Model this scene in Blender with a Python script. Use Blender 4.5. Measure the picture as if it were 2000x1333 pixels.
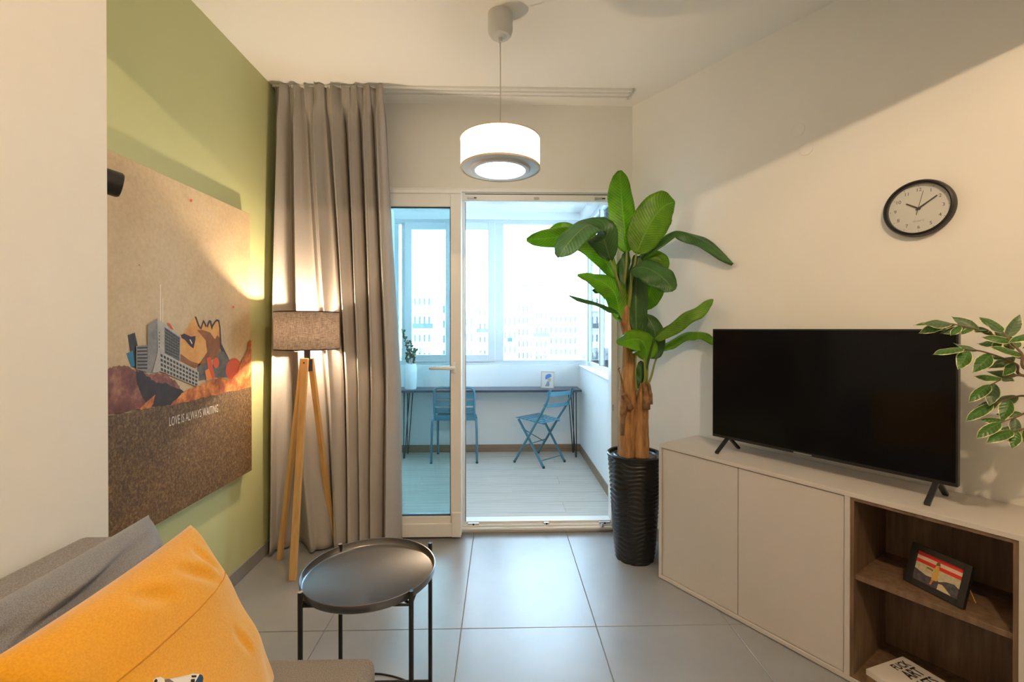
import bpy, bmesh, math, random
from mathutils import Vector, Matrix
R = math.radians
random.seed(7)
scene = bpy.context.scene
col = scene.collection
for o in list(bpy.data.objects):
    bpy.data.objects.remove(o)

# ------------------------------------------------------------------ camera
CAM_H = 1.33
FPX = 889.0                      # focal length in pixels of the 2000 px wide frame
YAW, PITCH, SHIFT = R(1.4), R(0.25), -21.0
cam_d = bpy.data.cameras.new('camera')
cam_d.sensor_width = 36.0
cam_d.lens = 36.0 * FPX / 2000.0
cam_d.shift_y = SHIFT / 2000.0
cam_d.clip_start = 0.02
cam_d.clip_end = 2000
cam = bpy.data.objects.new('camera', cam_d)
cam.location = (0, 0, CAM_H)
cam.rotation_euler = (R(90) - PITCH, 0, -YAW)
col.objects.link(cam)
scene.camera = cam

# ------------------------------------------------------------------ view, sky, large lights
scene.view_settings.view_transform = 'Standard'
scene.view_settings.look = 'None'
scene.view_settings.exposure = 0.0
scene.view_settings.gamma = 1.0
scene.view_settings.use_curve_mapping = False
scene.cycles.use_denoising = True
scene.cycles.use_adaptive_sampling = True
scene.cycles.adaptive_threshold = 0.025
scene.cycles.max_bounces = 9
scene.cycles.diffuse_bounces = 6
scene.cycles.glossy_bounces = 4
scene.cycles.transparent_max_bounces = 12
scene.cycles.caustics_reflective = True
scene.cycles.caustics_refractive = False
scene.cycles.sample_clamp_indirect = 40.0

SKY_COL = (0.58, 0.86, 1.12)      # overcast daylight as a tungsten-balanced camera sees it
SKY_STRENGTH = 14.5
world = bpy.data.worlds.new('overcast_sky')
scene.world = world
world.use_nodes = True
bg = world.node_tree.nodes['Background']
bg.inputs[0].default_value = (*SKY_COL, 1)
bg.inputs[1].default_value = SKY_STRENGTH

WARM = (1.0, 0.73, 0.46)
KITCHEN_W = 80.0                 # the ceiling lamp behind the camera
FLOORLAMP_W = 44.0
PENDANT_EMIT = 10.0


# ------------------------------------------------------------------ measuring helpers (room is in metres, camera at x=0 y=0)
_fw = Vector((math.sin(YAW) * math.cos(PITCH), math.cos(YAW) * math.cos(PITCH), -math.sin(PITCH)))
_rt = Vector((math.cos(YAW), -math.sin(YAW), 0))
_up = _rt.cross(_fw)
CAMP = Vector((0, 0, CAM_H))


def ray(px, py):
    return _fw + _rt * ((px - 1000) / FPX) + _up * ((666.5 - py + SHIFT) / FPX)


def on_y(px, py, Y):
    d = ray(px, py)
    return CAMP + d * (Y / d.y)


def on_x(px, py, X):
    d = ray(px, py)
    return CAMP + d * (X / d.x)


def on_z(px, py, Z):
    d = ray(px, py)
    return CAMP + d * ((Z - CAM_H) / d.z)


# ------------------------------------------------------------------ mesh builder
class MB:
    def __init__(self, M=None):
        self.v, self.f, self.uv = [], [], None
        self.M = M

    def add(self, vs, fs):
        b = len(self.v)
        for p in vs:
            p = Vector(p)
            self.v.append(self.M @ p if self.M else p)
        self.f += [tuple(i + b for i in q) for q in fs]
        return self

    def box(self, x0, x1, y0, y1, z0, z1):
        vs = [(x, y, z) for z in (z0, z1) for y in (y0, y1) for x in (x0, x1)]
        return self.add(vs, [(0, 2, 3, 1), (4, 5, 7, 6), (0, 1, 5, 4), (2, 6, 7, 3), (0, 4, 6, 2), (1, 3, 7, 5)])

    def bar(self, a, b, w, h, upv=(0, 0, 1)):
        a, b = Vector(a), Vector(b)
        t = (b - a).normalized()
        s = t.cross(Vector(upv))
        if s.length < 1e-4:
            s = t.cross(Vector((1, 0, 0)))
        s.normalize()
        u = s.cross(t)
        vs = []
        for p in (a, b):
            for i, j in ((-1, -1), (1, -1), (1, 1), (-1, 1)):
                vs.append(p + s * (i * w / 2) + u * (j * h / 2))
        return self.add(vs, [(3, 2, 1, 0), (4, 5, 6, 7), (0, 1, 5, 4), (1, 2, 6, 5), (2, 3, 7, 6), (3, 0, 4, 7)])

    def tube(self, pts, r, n=8, cap=True):
        pts = [Vector(p) for p in pts]
        rs = r if isinstance(r, (list, tuple)) else [r] * len(pts)
        vs, fs = [], []
        prev = None
        for i, p in enumerate(pts):
            t = (pts[min(i + 1, len(pts) - 1)] - pts[max(i - 1, 0)]).normalized()
            if prev is None:
                a = Vector((0, 0, 1)) if abs(t.z) < 0.9 else Vector((1, 0, 0))
                s = t.cross(a).normalized()
            else:
                s = (prev - t * prev.dot(t)).normalized()
            prev = s
            u = t.cross(s)
            for k in range(n):
                an = 2 * math.pi * k / n
                vs.append(p + (s * math.cos(an) + u * math.sin(an)) * rs[i])
        for i in range(len(pts) - 1):
            for k in range(n):
                k2 = (k + 1) % n
                fs.append((i * n + k, i * n + k2, (i + 1) * n + k2, (i + 1) * n + k))
        if cap:
            fs.append(tuple(reversed(range(n))))
            fs.append(tuple(range((len(pts) - 1) * n, len(pts) * n)))
        return self.add(vs, fs)

    def lathe(self, prof, n=32, c=(0, 0, 0), A=None, close=False):
        """prof: (r, h) pairs turned about the z axis (or about matrix A's z axis) at c"""
        vs, fs = [], []
        c = Vector(c)
        A = A or Matrix.Identity(3)
        for r, h in prof:
            for k in range(n):
                an = 2 * math.pi * k / n
                vs.append(c + A @ Vector((r * math.cos(an), r * math.sin(an), h)))
        m = len(prof)
        for i in range(m if close else m - 1):
            j = (i + 1) % m
            for k in range(n):
                k2 = (k + 1) % n
                fs.append((i * n + k, i * n + k2, j * n + k2, j * n + k))
        if not close:
            if prof[0][0] > 1e-5:
                fs.append(tuple(reversed(range(n))))
            if prof[-1][0] > 1e-5:
                fs.append(tuple(range((m - 1) * n, m * n)))
        return self.add(vs, fs)

    def poly(self, pts, thick=None):
        """flat polygon, optionally given thickness along vector thick"""
        pts = [Vector(p) for p in pts]
        n = len(pts)
        if thick is None:
            return self.add(pts, [tuple(range(n))])
        th = Vector(thick)
        vs = pts + [p + th for p in pts]
        fs = [tuple(range(n)), tuple(reversed(range(n, 2 * n)))]
        fs += [(i, i + n, (i + 1) % n + n, (i + 1) % n) for i in range(n)]
        return self.add(vs, fs)

    def grid(self, fn, nu, nv):
        vs = [fn(i / nu, j / nv) for j in range(nv + 1) for i in range(nu + 1)]
        fs = [(j * (nu + 1) + i, j * (nu + 1) + i + 1, (j + 1) * (nu + 1) + i + 1, (j + 1) * (nu + 1) + i)
              for j in range(nv) for i in range(nu)]
        self.add(vs, fs)
        self.uv = [(i / nu, j / nv) for j in range(nv + 1) for i in range(nu + 1)]
        return self

    def mesh(self, name, mat, org=(0, 0, 0), smooth=False, fix=True):
        org = Vector(org)
        me = bpy.data.meshes.new(name)
        me.from_pydata([p - org for p in self.v], [], self.f)
        if fix:
            bm = bmesh.new()
            bm.from_mesh(me)
            bmesh.ops.recalc_face_normals(bm, faces=bm.faces)
            bm.to_mesh(me)
            bm.free()
        if self.uv:
            ul = me.uv_layers.new(name='UVMap')
            for lp in me.loops:
                ul.data[lp.index].uv = self.uv[lp.vertex_index]
        if smooth:
            me.polygons.foreach_set('use_smooth', [True] * len(me.polygons))
        me.materials.append(mat)
        me.update()
        return me

    def build(self, name, mat, parent=None, org=None, smooth=False, bevel=0.0, seg=2, solid=0.0, fix=True):
        if parent is not None:
            org = origin_of(parent)
        elif org is None:
            lo = [min(p[i] for p in self.v) for i in range(3)]
            hi = [max(p[i] for p in self.v) for i in range(3)]
            org = ((lo[0] + hi[0]) / 2, (lo[1] + hi[1]) / 2, lo[2])
        me = self.mesh(name, mat, org, smooth, fix)
        o = bpy.data.objects.new(name, me)
        col.objects.link(o)
        if parent is not None:
            o.parent = parent
        else:
            o.location = org
        ORG[o.name] = Vector(org)
        if solid:
            md = o.modifiers.new('thickness', 'SOLIDIFY')
            md.thickness = solid
            md.offset = 0
        if bevel:
            md = o.modifiers.new('bevel', 'BEVEL')
            md.width = bevel
            md.segments = seg
            md.limit_method = 'ANGLE'
            md.angle_limit = R(40)
        if smooth and not bevel:
            pass
        return o


ORG = {}


def origin_of(o):
    return ORG[o.name]


def thing(name, loc, label, cat, group=None):
    o = bpy.data.objects.new(name, None)
    o.empty_display_size = 0.05
    o.location = loc
    col.objects.link(o)
    ORG[o.name] = Vector(loc)
    return tag(o, label, cat, group)


def tag(o, label=None, cat=None, group=None, kind=None):
    if label:
        o['label'] = label
    if cat:
        o['category'] = cat
    if group:
        o['group'] = group
    if kind:
        o['kind'] = kind
    return o


def struct(o, label):
    return tag(o, label, None, None, 'structure')


def smooth_by_angle(o, ang=35):
    me = o.data
    me.polygons.foreach_set('use_smooth', [True] * len(me.polygons))
    me.set_sharp_from_angle(angle=R(ang))
    return o


def copy_tree(o, loc, rotz=0.0, parent=None):
    c = o.copy()
    col.objects.link(c)
    if parent is None:
        c.location = loc
        c.rotation_euler = (0, 0, rotz)
    else:
        c.parent = parent
    for ch in list(o.children):
        copy_tree(ch, None, 0, c)
    return c


def text_faces(body, size, extrude=0.0, spacing=1.0, shear=0.0, bold=0.0):
    cu = bpy.data.curves.new('txt', 'FONT')
    cu.body = body
    cu.size = size
    cu.align_x = 'CENTER'
    cu.align_y = 'CENTER'
    cu.extrude = extrude
    cu.space_character = spacing
    cu.shear = shear
    cu.offset = bold * size
    cu.resolution_u = 3
    ob = bpy.data.objects.new('txt', cu)
    col.objects.link(ob)
    dg = bpy.context.evaluated_depsgraph_get()
    me = bpy.data.meshes.new_from_object(ob.evaluated_get(dg))
    vs = [v.co.copy() for v in me.vertices]
    fs = [tuple(p.vertices) for p in me.polygons]
    bpy.data.objects.remove(ob)
    bpy.data.curves.remove(cu)
    bpy.data.meshes.remove(me)
    return vs, fs


# ------------------------------------------------------------------ materials
def _nt(name):
    m = bpy.data.materials.new(name)
    m.use_nodes = True
    nt = m.node_tree
    return m, nt, nt.nodes['Principled BSDF'], nt.nodes['Material Output']


def _coords(nt, scale=(1, 1, 1), kind='Object', rot=(0, 0, 0)):
    tc = nt.nodes.new('ShaderNodeTexCoord')
    mp = nt.nodes.new('ShaderNodeMapping')
    mp.inputs['Scale'].default_value = scale
    mp.inputs['Rotation'].default_value = rot
    nt.links.new(tc.outputs[kind], mp.inputs[0])
    return mp.outputs[0]


def _noise(nt, vec, scale, detail=4, rough=0.55):
    n = nt.nodes.new('ShaderNodeTexNoise')
    n.inputs['Scale'].default_value = scale
    n.inputs['Detail'].default_value = detail
    n.inputs['Roughness'].default_value = rough
    nt.links.new(vec, n.inputs['Vector'])
    return n.outputs['Fac']


def _ramp(nt, fac, stops, interp='LINEAR'):
    r = nt.nodes.new('ShaderNodeValToRGB')
    r.color_ramp.interpolation = interp
    e = r.color_ramp.elements
    while len(e) < len(stops):
        e.new(0.5)
    for k, (p, c) in enumerate(stops):
        e[k].position = p
        e[k].color = (*c, 1)
    nt.links.new(fac, r.inputs[0])
    return r.outputs[0]


def _bump(nt, bsdf, h, strength, dist=0.01):
    b = nt.nodes.new('ShaderNodeBump')
    b.inputs['Strength'].default_value = strength
    b.inputs['Distance'].default_value = dist
    nt.links.new(h, b.inputs['Height'])
    nt.links.new(b.outputs[0], bsdf.inputs['Normal'])


def mat(name, c, rough=0.5, metal=0.0, spec=0.5, var=0.0, vscale=8.0, bump=0.0, bscale=60.0, stretch=(1, 1, 1),
        coat=0.0, sheen=0.0, c2=None, lo=0.35, hi=0.65, bdist=0.002):
    """plain surface with optional noise between c and c2 (or a slightly darker c) and fine relief"""
    m, nt, b, out = _nt(name)
    b.inputs['Base Color'].default_value = (*c, 1)
    b.inputs['Roughness'].default_value = rough
    b.inputs['Metallic'].default_value = metal
    b.inputs['Specular IOR Level'].default_value = spec
    b.inputs['Coat Weight'].default_value = coat
    b.inputs['Sheen Weight'].default_value = sheen
    vec = None
    if var or c2:
        vec = _coords(nt, stretch)
        d = c2 or tuple(x * (1 - var) for x in c)
        nt.links.new(_ramp(nt, _noise(nt, vec, vscale), [(lo, d), (hi, c)]), b.inputs['Base Color'])
    if bump:
        vec = vec or _coords(nt, stretch)
        _bump(nt, b, _noise(nt, vec, bscale, 3), bump, bdist)
    return m


def mat_emit(name, c, s):
    m, nt, b, out = _nt(name)
    b.inputs['Base Color'].default_value = (*c, 1)
    b.inputs['Emission Color'].default_value = (*c, 1)
    b.inputs['Emission Strength'].default_value = s
    return m


def mat_glass(name, tint, gloss=0.06):
    m, nt, b, out = _nt(name)
    nt.nodes.remove(b)
    tr = nt.nodes.new('ShaderNodeBsdfTransparent')
    tr.inputs[0].default_value = (*tint, 1)
    gl = nt.nodes.new('ShaderNodeBsdfGlossy')
    gl.inputs['Roughness'].default_value = 0.02
    lw = nt.nodes.new('ShaderNodeFresnel')
    lw.inputs[0].default_value = 1.45
    mx = nt.nodes.new('ShaderNodeMixShader')
    nt.links.new(lw.outputs[0], mx.inputs[0])
    nt.links.new(tr.outputs[0], mx.inputs[1])
    nt.links.new(gl.outputs[0], mx.inputs[2])
    nt.links.new(mx.outputs[0], out.inputs[0])
    return m


def mat_wood(name, c1, c2, axis_scale, rough=0.45, scale=6.0, c3=None):
    m, nt, b, out = _nt(name)
    vec = _coords(nt, axis_scale)
    n1 = _noise(nt, vec, scale, 6, 0.6)
    stops = [(0.3, c2), (0.55, c1)] + ([(0.75, c3)] if c3 else [])
    nt.links.new(_ramp(nt, n1, stops), b.inputs['Base Color'])
    b.inputs['Roughness'].default_value = rough
    _bump(nt, b, n1, 0.15, 0.002)
    return m


def mat_fabric(name, c1, c2, scale=900.0, rough=0.95, bump=0.35, sheen=0.2, big=0.0):
    m, nt, b, out = _nt(name)
    vec = _coords(nt)
    n1 = _noise(nt, vec, scale, 2, 0.7)
    cc = _ramp(nt, n1, [(0.36, c2), (0.64, c1)])
    nt.links.new(cc, b.inputs['Base Color'])
    b.inputs['Roughness'].default_value = rough
    b.inputs['Sheen Weight'].default_value = sheen
    b.inputs['Specular IOR Level'].default_value = 0.15
    _bump(nt, b, n1, bump, 0.002)
    return m


def mat_tile():
    m, nt, b, out = _nt('grey_stone_tile')
    geo = nt.nodes.new('ShaderNodeNewGeometry')
    n1 = _noise(nt, geo.outputs['Position'], 1.6, 7, 0.62)
    nt.links.new(_ramp(nt, n1, [(0.3, (0.225, 0.23, 0.235)), (0.5, (0.26, 0.265, 0.27)), (0.72, (0.30, 0.302, 0.30))]), b.inputs['Base Color'])
    n2 = _noise(nt, geo.outputs['Position'], 5.0, 4, 0.6)
    nt.links.new(_ramp(nt, n2, [(0.2, (0.285,) * 3), (0.8, (0.315,) * 3)]), b.inputs['Roughness'])
    b.inputs['Specular IOR Level'].default_value = 0.75
    _bump(nt, b, _noise(nt, geo.outputs['Position'], 90, 3), 0.03, 0.002)
    return m


MT = {}
MT['white_paint'] = mat('white_wall_paint', (0.80, 0.775, 0.72), 0.85, spec=0.25, var=0.03, vscale=2.0, bump=0.05, bscale=150)
MT['ceiling_paint'] = mat('ceiling_paint', (0.83, 0.81, 0.77), 0.9, spec=0.2, bump=0.03, bscale=150)
MT['green_paint'] = mat('sage_green_paint', (0.50, 0.515, 0.265), 0.6, spec=0.35, var=0.03, vscale=2.0, bump=0.04, bscale=150)
MT['balcony_paint'] = mat('balcony_white_paint', (0.80, 0.80, 0.79), 0.85, spec=0.2, bump=0.05, bscale=120)
MT['tile'] = mat_tile()
MT['grout'] = mat('grey_grout', (0.20, 0.195, 0.18), 0.9)
MT['baseboard'] = mat('grey_tile_baseboard', (0.27, 0.265, 0.255), 0.45, var=0.12, vscale=6)
MT['plank'] = mat_wood('wood_look_plank', (0.63, 0.58, 0.52), (0.53, 0.48, 0.42), (0.5, 9, 9), 0.22, 4.0, (0.69, 0.64, 0.58))
MT['plank_base'] = mat_wood('wood_look_baseboard', (0.30, 0.20, 0.125), (0.21, 0.135, 0.085), (0.8, 10, 10), 0.5, 4.0)
MT['plank_grout'] = mat('pale_grout', (0.52, 0.47, 0.40), 0.9)
MT['pvc'] = mat('white_pvc', (0.80, 0.79, 0.76), 0.32, spec=0.5)
MT['pvc_shaded'] = mat('shaded_white_window_pvc', (0.62, 0.64, 0.65), 0.35)  # white PVC toned down, backlit shade of the balcony window frames put into its colour
MT['gasket'] = mat('dark_rubber_gasket', (0.03, 0.03, 0.032), 0.7)
MT['steel'] = mat('brushed_steel', (0.62, 0.62, 0.63), 0.28, metal=1.0)
MT['grey_plastic'] = mat('pale_grey_plastic', (0.52, 0.53, 0.52), 0.4)
MT['glass'] = mat_glass('clear_glass', (0.97, 0.985, 0.985))
MT['glass_door'] = mat_glass('tinted_door_glass', (0.74, 0.86, 0.87))
MT['cabinet'] = mat('greige_lacquer', (0.56, 0.52, 0.475), 0.42, spec=0.4, var=0.03, vscale=3)
MT['cabinet_wood'] = mat_wood('brown_oak_laminate', (0.175, 0.108, 0.06), (0.105, 0.062, 0.034), (6, 6, 0.6), 0.5, 7.0, (0.22, 0.14, 0.08))
MT['tv_black'] = mat('black_tv_plastic', (0.012, 0.012, 0.013), 0.35)
MT['tv_screen'] = mat('glossy_black_screen', (0.004, 0.004, 0.005), 0.10, spec=0.14)
MT['black_metal'] = mat('black_powder_coat', (0.012, 0.012, 0.013), 0.38, spec=0.5)
MT['black_tray'] = mat('black_satin_tray', (0.20, 0.195, 0.195), 0.29, metal=0.9)
MT['pine'] = mat_wood('pale_pine', (0.66, 0.40, 0.15), (0.56, 0.32, 0.11), (12, 12, 0.7), 0.5, 5.0)
MT['teal_metal'] = mat('teal_blue_enamel', (0.065, 0.19, 0.25), 0.4, spec=0.5)
MT['teal_light'] = mat('light_blue_enamel', (0.12, 0.34, 0.47), 0.4, spec=0.5)
MT['desk_top'] = mat('dark_slate_laminate', (0.055, 0.062, 0.085), 0.3, spec=0.5)
MT['ceramic'] = mat('white_ceramic', (0.80, 0.80, 0.79), 0.25)
MT['pot'] = mat('black_ribbed_resin', (0.008, 0.008, 0.009), 0.24, spec=0.5)
MT['soil'] = mat('dark_soil', (0.03, 0.022, 0.016), 0.95, var=0.5, vscale=40, bump=0.6, bscale=60, bdist=0.01)
MT['bark'] = mat_wood('banana_bark', (0.42, 0.22, 0.08), (0.17, 0.075, 0.025), (9, 9, 1.4), 0.85, 5.0, (0.52, 0.31, 0.13))
MT['husk'] = mat('dry_brown_husk', (0.30, 0.16, 0.07), 0.9, var=0.5, vscale=30)
MT['petiole'] = mat('pale_green_stalk', (0.26, 0.30, 0.07), 0.5, var=0.25, vscale=12, stretch=(1, 1, 0.2))
MT['petiole_dark'] = mat('dark_green_stalk', (0.05, 0.11, 0.03), 0.45, var=0.3, vscale=10, stretch=(1, 1, 0.2))
MT['curtain'] = mat_fabric('grey_linen_curtain', (0.48, 0.44, 0.40), (0.37, 0.335, 0.305), 700, 0.95, 0.3, 0.1)
MT['sofa'] = mat_fabric('grey_woven_upholstery', (0.33, 0.31, 0.30), (0.17, 0.155, 0.15), 420, 0.95, 0.5, 0.15)
MT['grey_pillow'] = mat_fabric('blue_grey_wool', (0.27, 0.275, 0.295), (0.165, 0.168, 0.18), 480, 0.95, 0.4, 0.3)
MT['yellow'] = mat_fabric('mustard_velvet', (0.76, 0.37, 0.022), (0.68, 0.31, 0.015), 260, 0.85, 0.10, 0.45)
MT['yellow_seam'] = mat('mustard_seam', (0.55, 0.24, 0.01), 0.9)
MT['pendant_metal'] = mat('pale_grey_metal', (0.60, 0.60, 0.58), 0.4, metal=0.2)
MT['pendant_trim'] = mat('beige_shade_trim', (0.62, 0.52, 0.38), 0.6)
MT['pendant_glow'] = mat_emit('glowing_white_shade', (1.0, 0.90, 0.76), PENDANT_EMIT)
MT['pendant_disc'] = mat_emit('glowing_diffuser', (1.0, 0.92, 0.80), PENDANT_EMIT * 1.2)
MT['clock_face'] = mat('white_clock_dial', (0.80, 0.77, 0.75), 0.5)
MT['clock_print'] = mat('dark_clock_print', (0.035, 0.03, 0.028), 0.6)
MT['paper'] = mat('off_white_paper', (0.74, 0.70, 0.65), 0.6)
MT['ink'] = mat('black_ink', (0.012, 0.012, 0.012), 0.6)
BULB_AREA = 4 * math.pi * 0.022 ** 2
MT['lamp_bulb'] = mat_emit('glowing_lamp_bulb', (1.0, 0.77, 0.53), FLOORLAMP_W / (math.pi * BULB_AREA))
MT['kitchen_bulb'] = mat_emit('glowing_ceiling_bulb', WARM, KITCHEN_W / (math.pi * BULB_AREA))
MT['cord_white'] = mat('pale_cord', (0.62, 0.60, 0.55), 0.5)


def mat_shade():
    m, nt, b, out = _nt('dark_linen_lampshade')
    nt.nodes.remove(b)
    vec1 = _coords(nt, (1, 1, 22))
    vec2 = _coords(nt, (22, 22, 1))
    n1 = _noise(nt, vec1, 34, 2, 0.7)
    n2 = _noise(nt, vec2, 34, 2, 0.7)
    ad = nt.nodes.new('ShaderNodeMath')
    nt.links.new(n1, ad.inputs[0])
    nt.links.new(n2, ad.inputs[1])
    half = nt.nodes.new('ShaderNodeMath')
    half.operation = 'MULTIPLY'
    half.inputs[1].default_value = 0.5
    nt.links.new(ad.outputs[0], half.inputs[0])
    c = _ramp(nt, half.outputs[0], [(0.4, (0.03, 0.022, 0.017)), (0.62, (0.115, 0.085, 0.066))])
    ct = _ramp(nt, half.outputs[0], [(0.4, (0.03, 0.022, 0.017)), (0.62, (0.14, 0.105, 0.08))])
    di = nt.nodes.new('ShaderNodeBsdfDiffuse')
    tl = nt.nodes.new('ShaderNodeBsdfTranslucent')
    mx = nt.nodes.new('ShaderNodeMixShader')
    mx.inputs[0].default_value = 0.14
    nt.links.new(c, di.inputs[0])
    nt.links.new(ct, tl.inputs[0])
    nt.links.new(di.outputs[0], mx.inputs[1])
    nt.links.new(tl.outputs[0], mx.inputs[2])
    nt.links.new(mx.outputs[0], out.inputs[0])
    return m


def mat_leaf(name, c_dark, c_light, edge=None, trans=0.35, rough=0.38, rib=(0.35, 0.42, 0.12), veins=26.0):
    """leaf blade: UV u across (midrib at .5), v from base to tip"""
    m, nt, b, out = _nt(name)
    tc = nt.nodes.new('ShaderNodeTexCoord')
    sep = nt.nodes.new('ShaderNodeSeparateXYZ')
    nt.links.new(tc.outputs['UV'], sep.inputs[0])
    dx = nt.nodes.new('ShaderNodeMath')
    dx.operation = 'SUBTRACT'
    dx.inputs[1].default_value = 0.5
    nt.links.new(sep.outputs[0], dx.inputs[0])
    ab = nt.nodes.new('ShaderNodeMath')
    ab.operation = 'ABSOLUTE'
    nt.links.new(dx.outputs[0], ab.inputs[0])
    # slanting side veins: sin((v - 0.3*|u|) * k)
    sl = nt.nodes.new('ShaderNodeMath')
    sl.operation = 'MULTIPLY_ADD'
    sl.inputs[1].default_value = -0.28
    nt.links.new(ab.outputs[0], sl.inputs[0])
    nt.links.new(sep.outputs[1], sl.inputs[2])
    k = nt.nodes.new('ShaderNodeMath')
    k.operation = 'MULTIPLY'
    k.inputs[1].default_value = veins * 6.283
    nt.links.new(sl.outputs[0], k.inputs[0])
    sn = nt.nodes.new('ShaderNodeMath')
    sn.operation = 'SINE'
    nt.links.new(k.outputs[0], sn.inputs[0])
    h = nt.nodes.new('ShaderNodeMath')
    h.operation = 'MULTIPLY_ADD'
    h.inputs[1].default_value = 0.5
    h.inputs[2].default_value = 0.5
    nt.links.new(sn.outputs[0], h.inputs[0])
    vec = _coords(nt)
    n1 = _noise(nt, vec, 9, 4, 0.6)
    mixf = nt.nodes.new('ShaderNodeMath')
    mixf.operation = 'MULTIPLY_ADD'
    mixf.inputs[1].default_value = 0.2
    nt.links.new(h.outputs[0], mixf.inputs[0])
    n1s = nt.nodes.new('ShaderNodeMath')
    n1s.operation = 'MULTIPLY'
    n1s.inputs[1].default_value = 0.95
    nt.links.new(n1, n1s.inputs[0])
    nt.links.new(n1s.outputs[0], mixf.inputs[2])
    colr = _ramp(nt, mixf.outputs[0], [(0.3, c_dark), (0.75, c_light)])
    # midrib
    ribr = _ramp(nt, ab.outputs[0], [(0.012, (1, 1, 1)), (0.03, (0, 0, 0))])
    mx = nt.nodes.new('ShaderNodeMix')
    mx.data_type = 'RGBA'
    mx.inputs[7].default_value = (*rib, 1)
    nt.links.new(ribr, mx.inputs[0])
    nt.links.new(colr, mx.inputs[6])
    fin = mx.outputs[2]
    if edge:
        n2 = _noise(nt, vec, 45, 3, 0.6)
        wob = nt.nodes.new('ShaderNodeMath')
        wob.operation = 'MULTIPLY_ADD'
        wob.inputs[1].default_value = 0.30
        nt.links.new(n2, wob.inputs[0])
        nt.links.new(ab.outputs[0], wob.inputs[2])
        ef = _ramp(nt, wob.outputs[0], [(0.560, (0, 0, 0)), (0.580, (1, 1, 1))])
        mx2 = nt.nodes.new('ShaderNodeMix')
        mx2.data_type = 'RGBA'
        mx2.inputs[7].default_value = (*edge, 1)
        nt.links.new(ef, mx2.inputs[0])
        nt.links.new(fin, mx2.inputs[6])
        fin = mx2.outputs[2]
    nt.links.new(fin, b.inputs['Base Color'])
    b.inputs['Roughness'].default_value = rough
    _bump(nt, b, h.outputs[0], 0.25, 0.002)
    tl = nt.nodes.new('ShaderNodeBsdfTranslucent')
    br = nt.nodes.new('ShaderNodeMix')
    br.data_type = 'RGBA'
    br.blend_type = 'MULTIPLY'
    br.inputs[0].default_value = 1.0
    br.inputs[7].default_value = (1.9, 2.1, 0.8, 1)
    nt.links.new(fin, br.inputs[6])
    nt.links.new(br.outputs[2], tl.inputs[0])
    ms = nt.nodes.new('ShaderNodeMixShader')
    ms.inputs[0].default_value = trans
    nt.links.new(b.outputs[0], ms.inputs[1])
    nt.links.new(tl.outputs[0], ms.inputs[2])
    nt.links.new(ms.outputs[0], out.inputs[0])
    return m


MT['shade'] = mat_shade()
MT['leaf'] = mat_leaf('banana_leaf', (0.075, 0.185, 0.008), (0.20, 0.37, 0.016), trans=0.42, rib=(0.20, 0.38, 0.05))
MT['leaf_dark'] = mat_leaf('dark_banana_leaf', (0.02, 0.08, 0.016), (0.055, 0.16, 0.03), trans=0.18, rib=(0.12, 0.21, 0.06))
MT['ficus'] = mat_leaf('variegated_ficus_leaf', (0.03, 0.10, 0.02), (0.085, 0.20, 0.03), edge=(0.72, 0.66, 0.40), trans=0.2, veins=7, rib=(0.12, 0.24, 0.05))
MT['ficus_grey'] = mat_leaf('grey_green_ficus_leaf', (0.06, 0.11, 0.06), (0.13, 0.19, 0.10), edge=(0.66, 0.62, 0.42), trans=0.2, veins=7, rib=(0.12, 0.22, 0.08))
MT['twig'] = mat('brown_twig', (0.20, 0.13, 0.07), 0.8)
MT['eucalyptus'] = mat('dark_green_foliage', (0.05, 0.13, 0.06), 0.5, var=0.4, vscale=20)

# ------------------------------------------------------------------ the room
HC = 2.80                         # ceiling height
XL = -1.385                       # green wall
YB = 3.0                          # wall with the balcony door
U = Vector((0.539, -0.8423, 0))   # along the slanting right wall, towards the camera
N = Vector((0.8423, 0.539, 0))    # into that wall
W0 = Vector((0.87, YB, 0))        # corner of door wall and slanting wall
CABO = Vector((0.84, 2.40, 0))    # front left foot of the tv cabinet
WALLM = Matrix(((U.x, N.x, 0, W0.x), (U.y, N.y, 0, W0.y), (0, 0, 1, 0), (0, 0, 0, 1)))
CABM = Matrix(((U.x, N.x, 0, CABO.x), (U.y, N.y, 0, CABO.y), (0, 0, 1, 0), (0, 0, 0, 1)))


def on_wall(px, py, off=0.0):
    """point of the slanting wall (off metres in front of it) seen at a pixel"""
    d = ray(px, py)
    base = W0 - N * off
    return CAMP + d * (N.dot(base - CAMP) / N.dot(d))


YE = on_x(210, 600, -1.12).y      # far end of the projecting white wall
# opening of the balcony door
OX0, OX1, OZ1 = -1.27, 0.765, 2.215
fl = struct(MB().box(-1.5, 2.9, -2.7, 2.985, -0.12, -0.003).build('floor', MT['grout']), 'grey tiled living room floor')
tiles = {}
xs = [-1.375] + [-0.775 + 0.6 * i for i in range(7)]
ys = [2.985, 2.013, 0.813, -0.387, -1.587, -2.6]
for j in range(5):
    for i in range(7):
        x0, x1, y0, y1 = xs[i] + 0.0015, xs[i + 1] - 0.0015, ys[j + 1] + 0.0015, ys[j] - 0.0015
        cx, cy = (x0 + x1) / 2, (y0 + y1) / 2
        if (Vector((x0, y0, 0)) - W0).dot(N) > 0 or x0 > 2.65:
            continue
        key = (round(x1 - x0, 3), round(y1 - y0, 3))
        if key not in tiles:
            w, h = key
            tiles[key] = MB().box(-w / 2, w / 2, -h / 2, h / 2, -0.012, 0.0).mesh('tile', MT['tile'])
        t = bpy.data.objects.new('tile', tiles[key])
        col.objects.link(t)
        t.parent = fl
        t.location = Vector((cx, cy, 0)) - ORG[fl.name]
        bv = t.modifiers.new('bevel', 'BEVEL')
        bv.width = 0.0012
        bv.segments = 1

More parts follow.
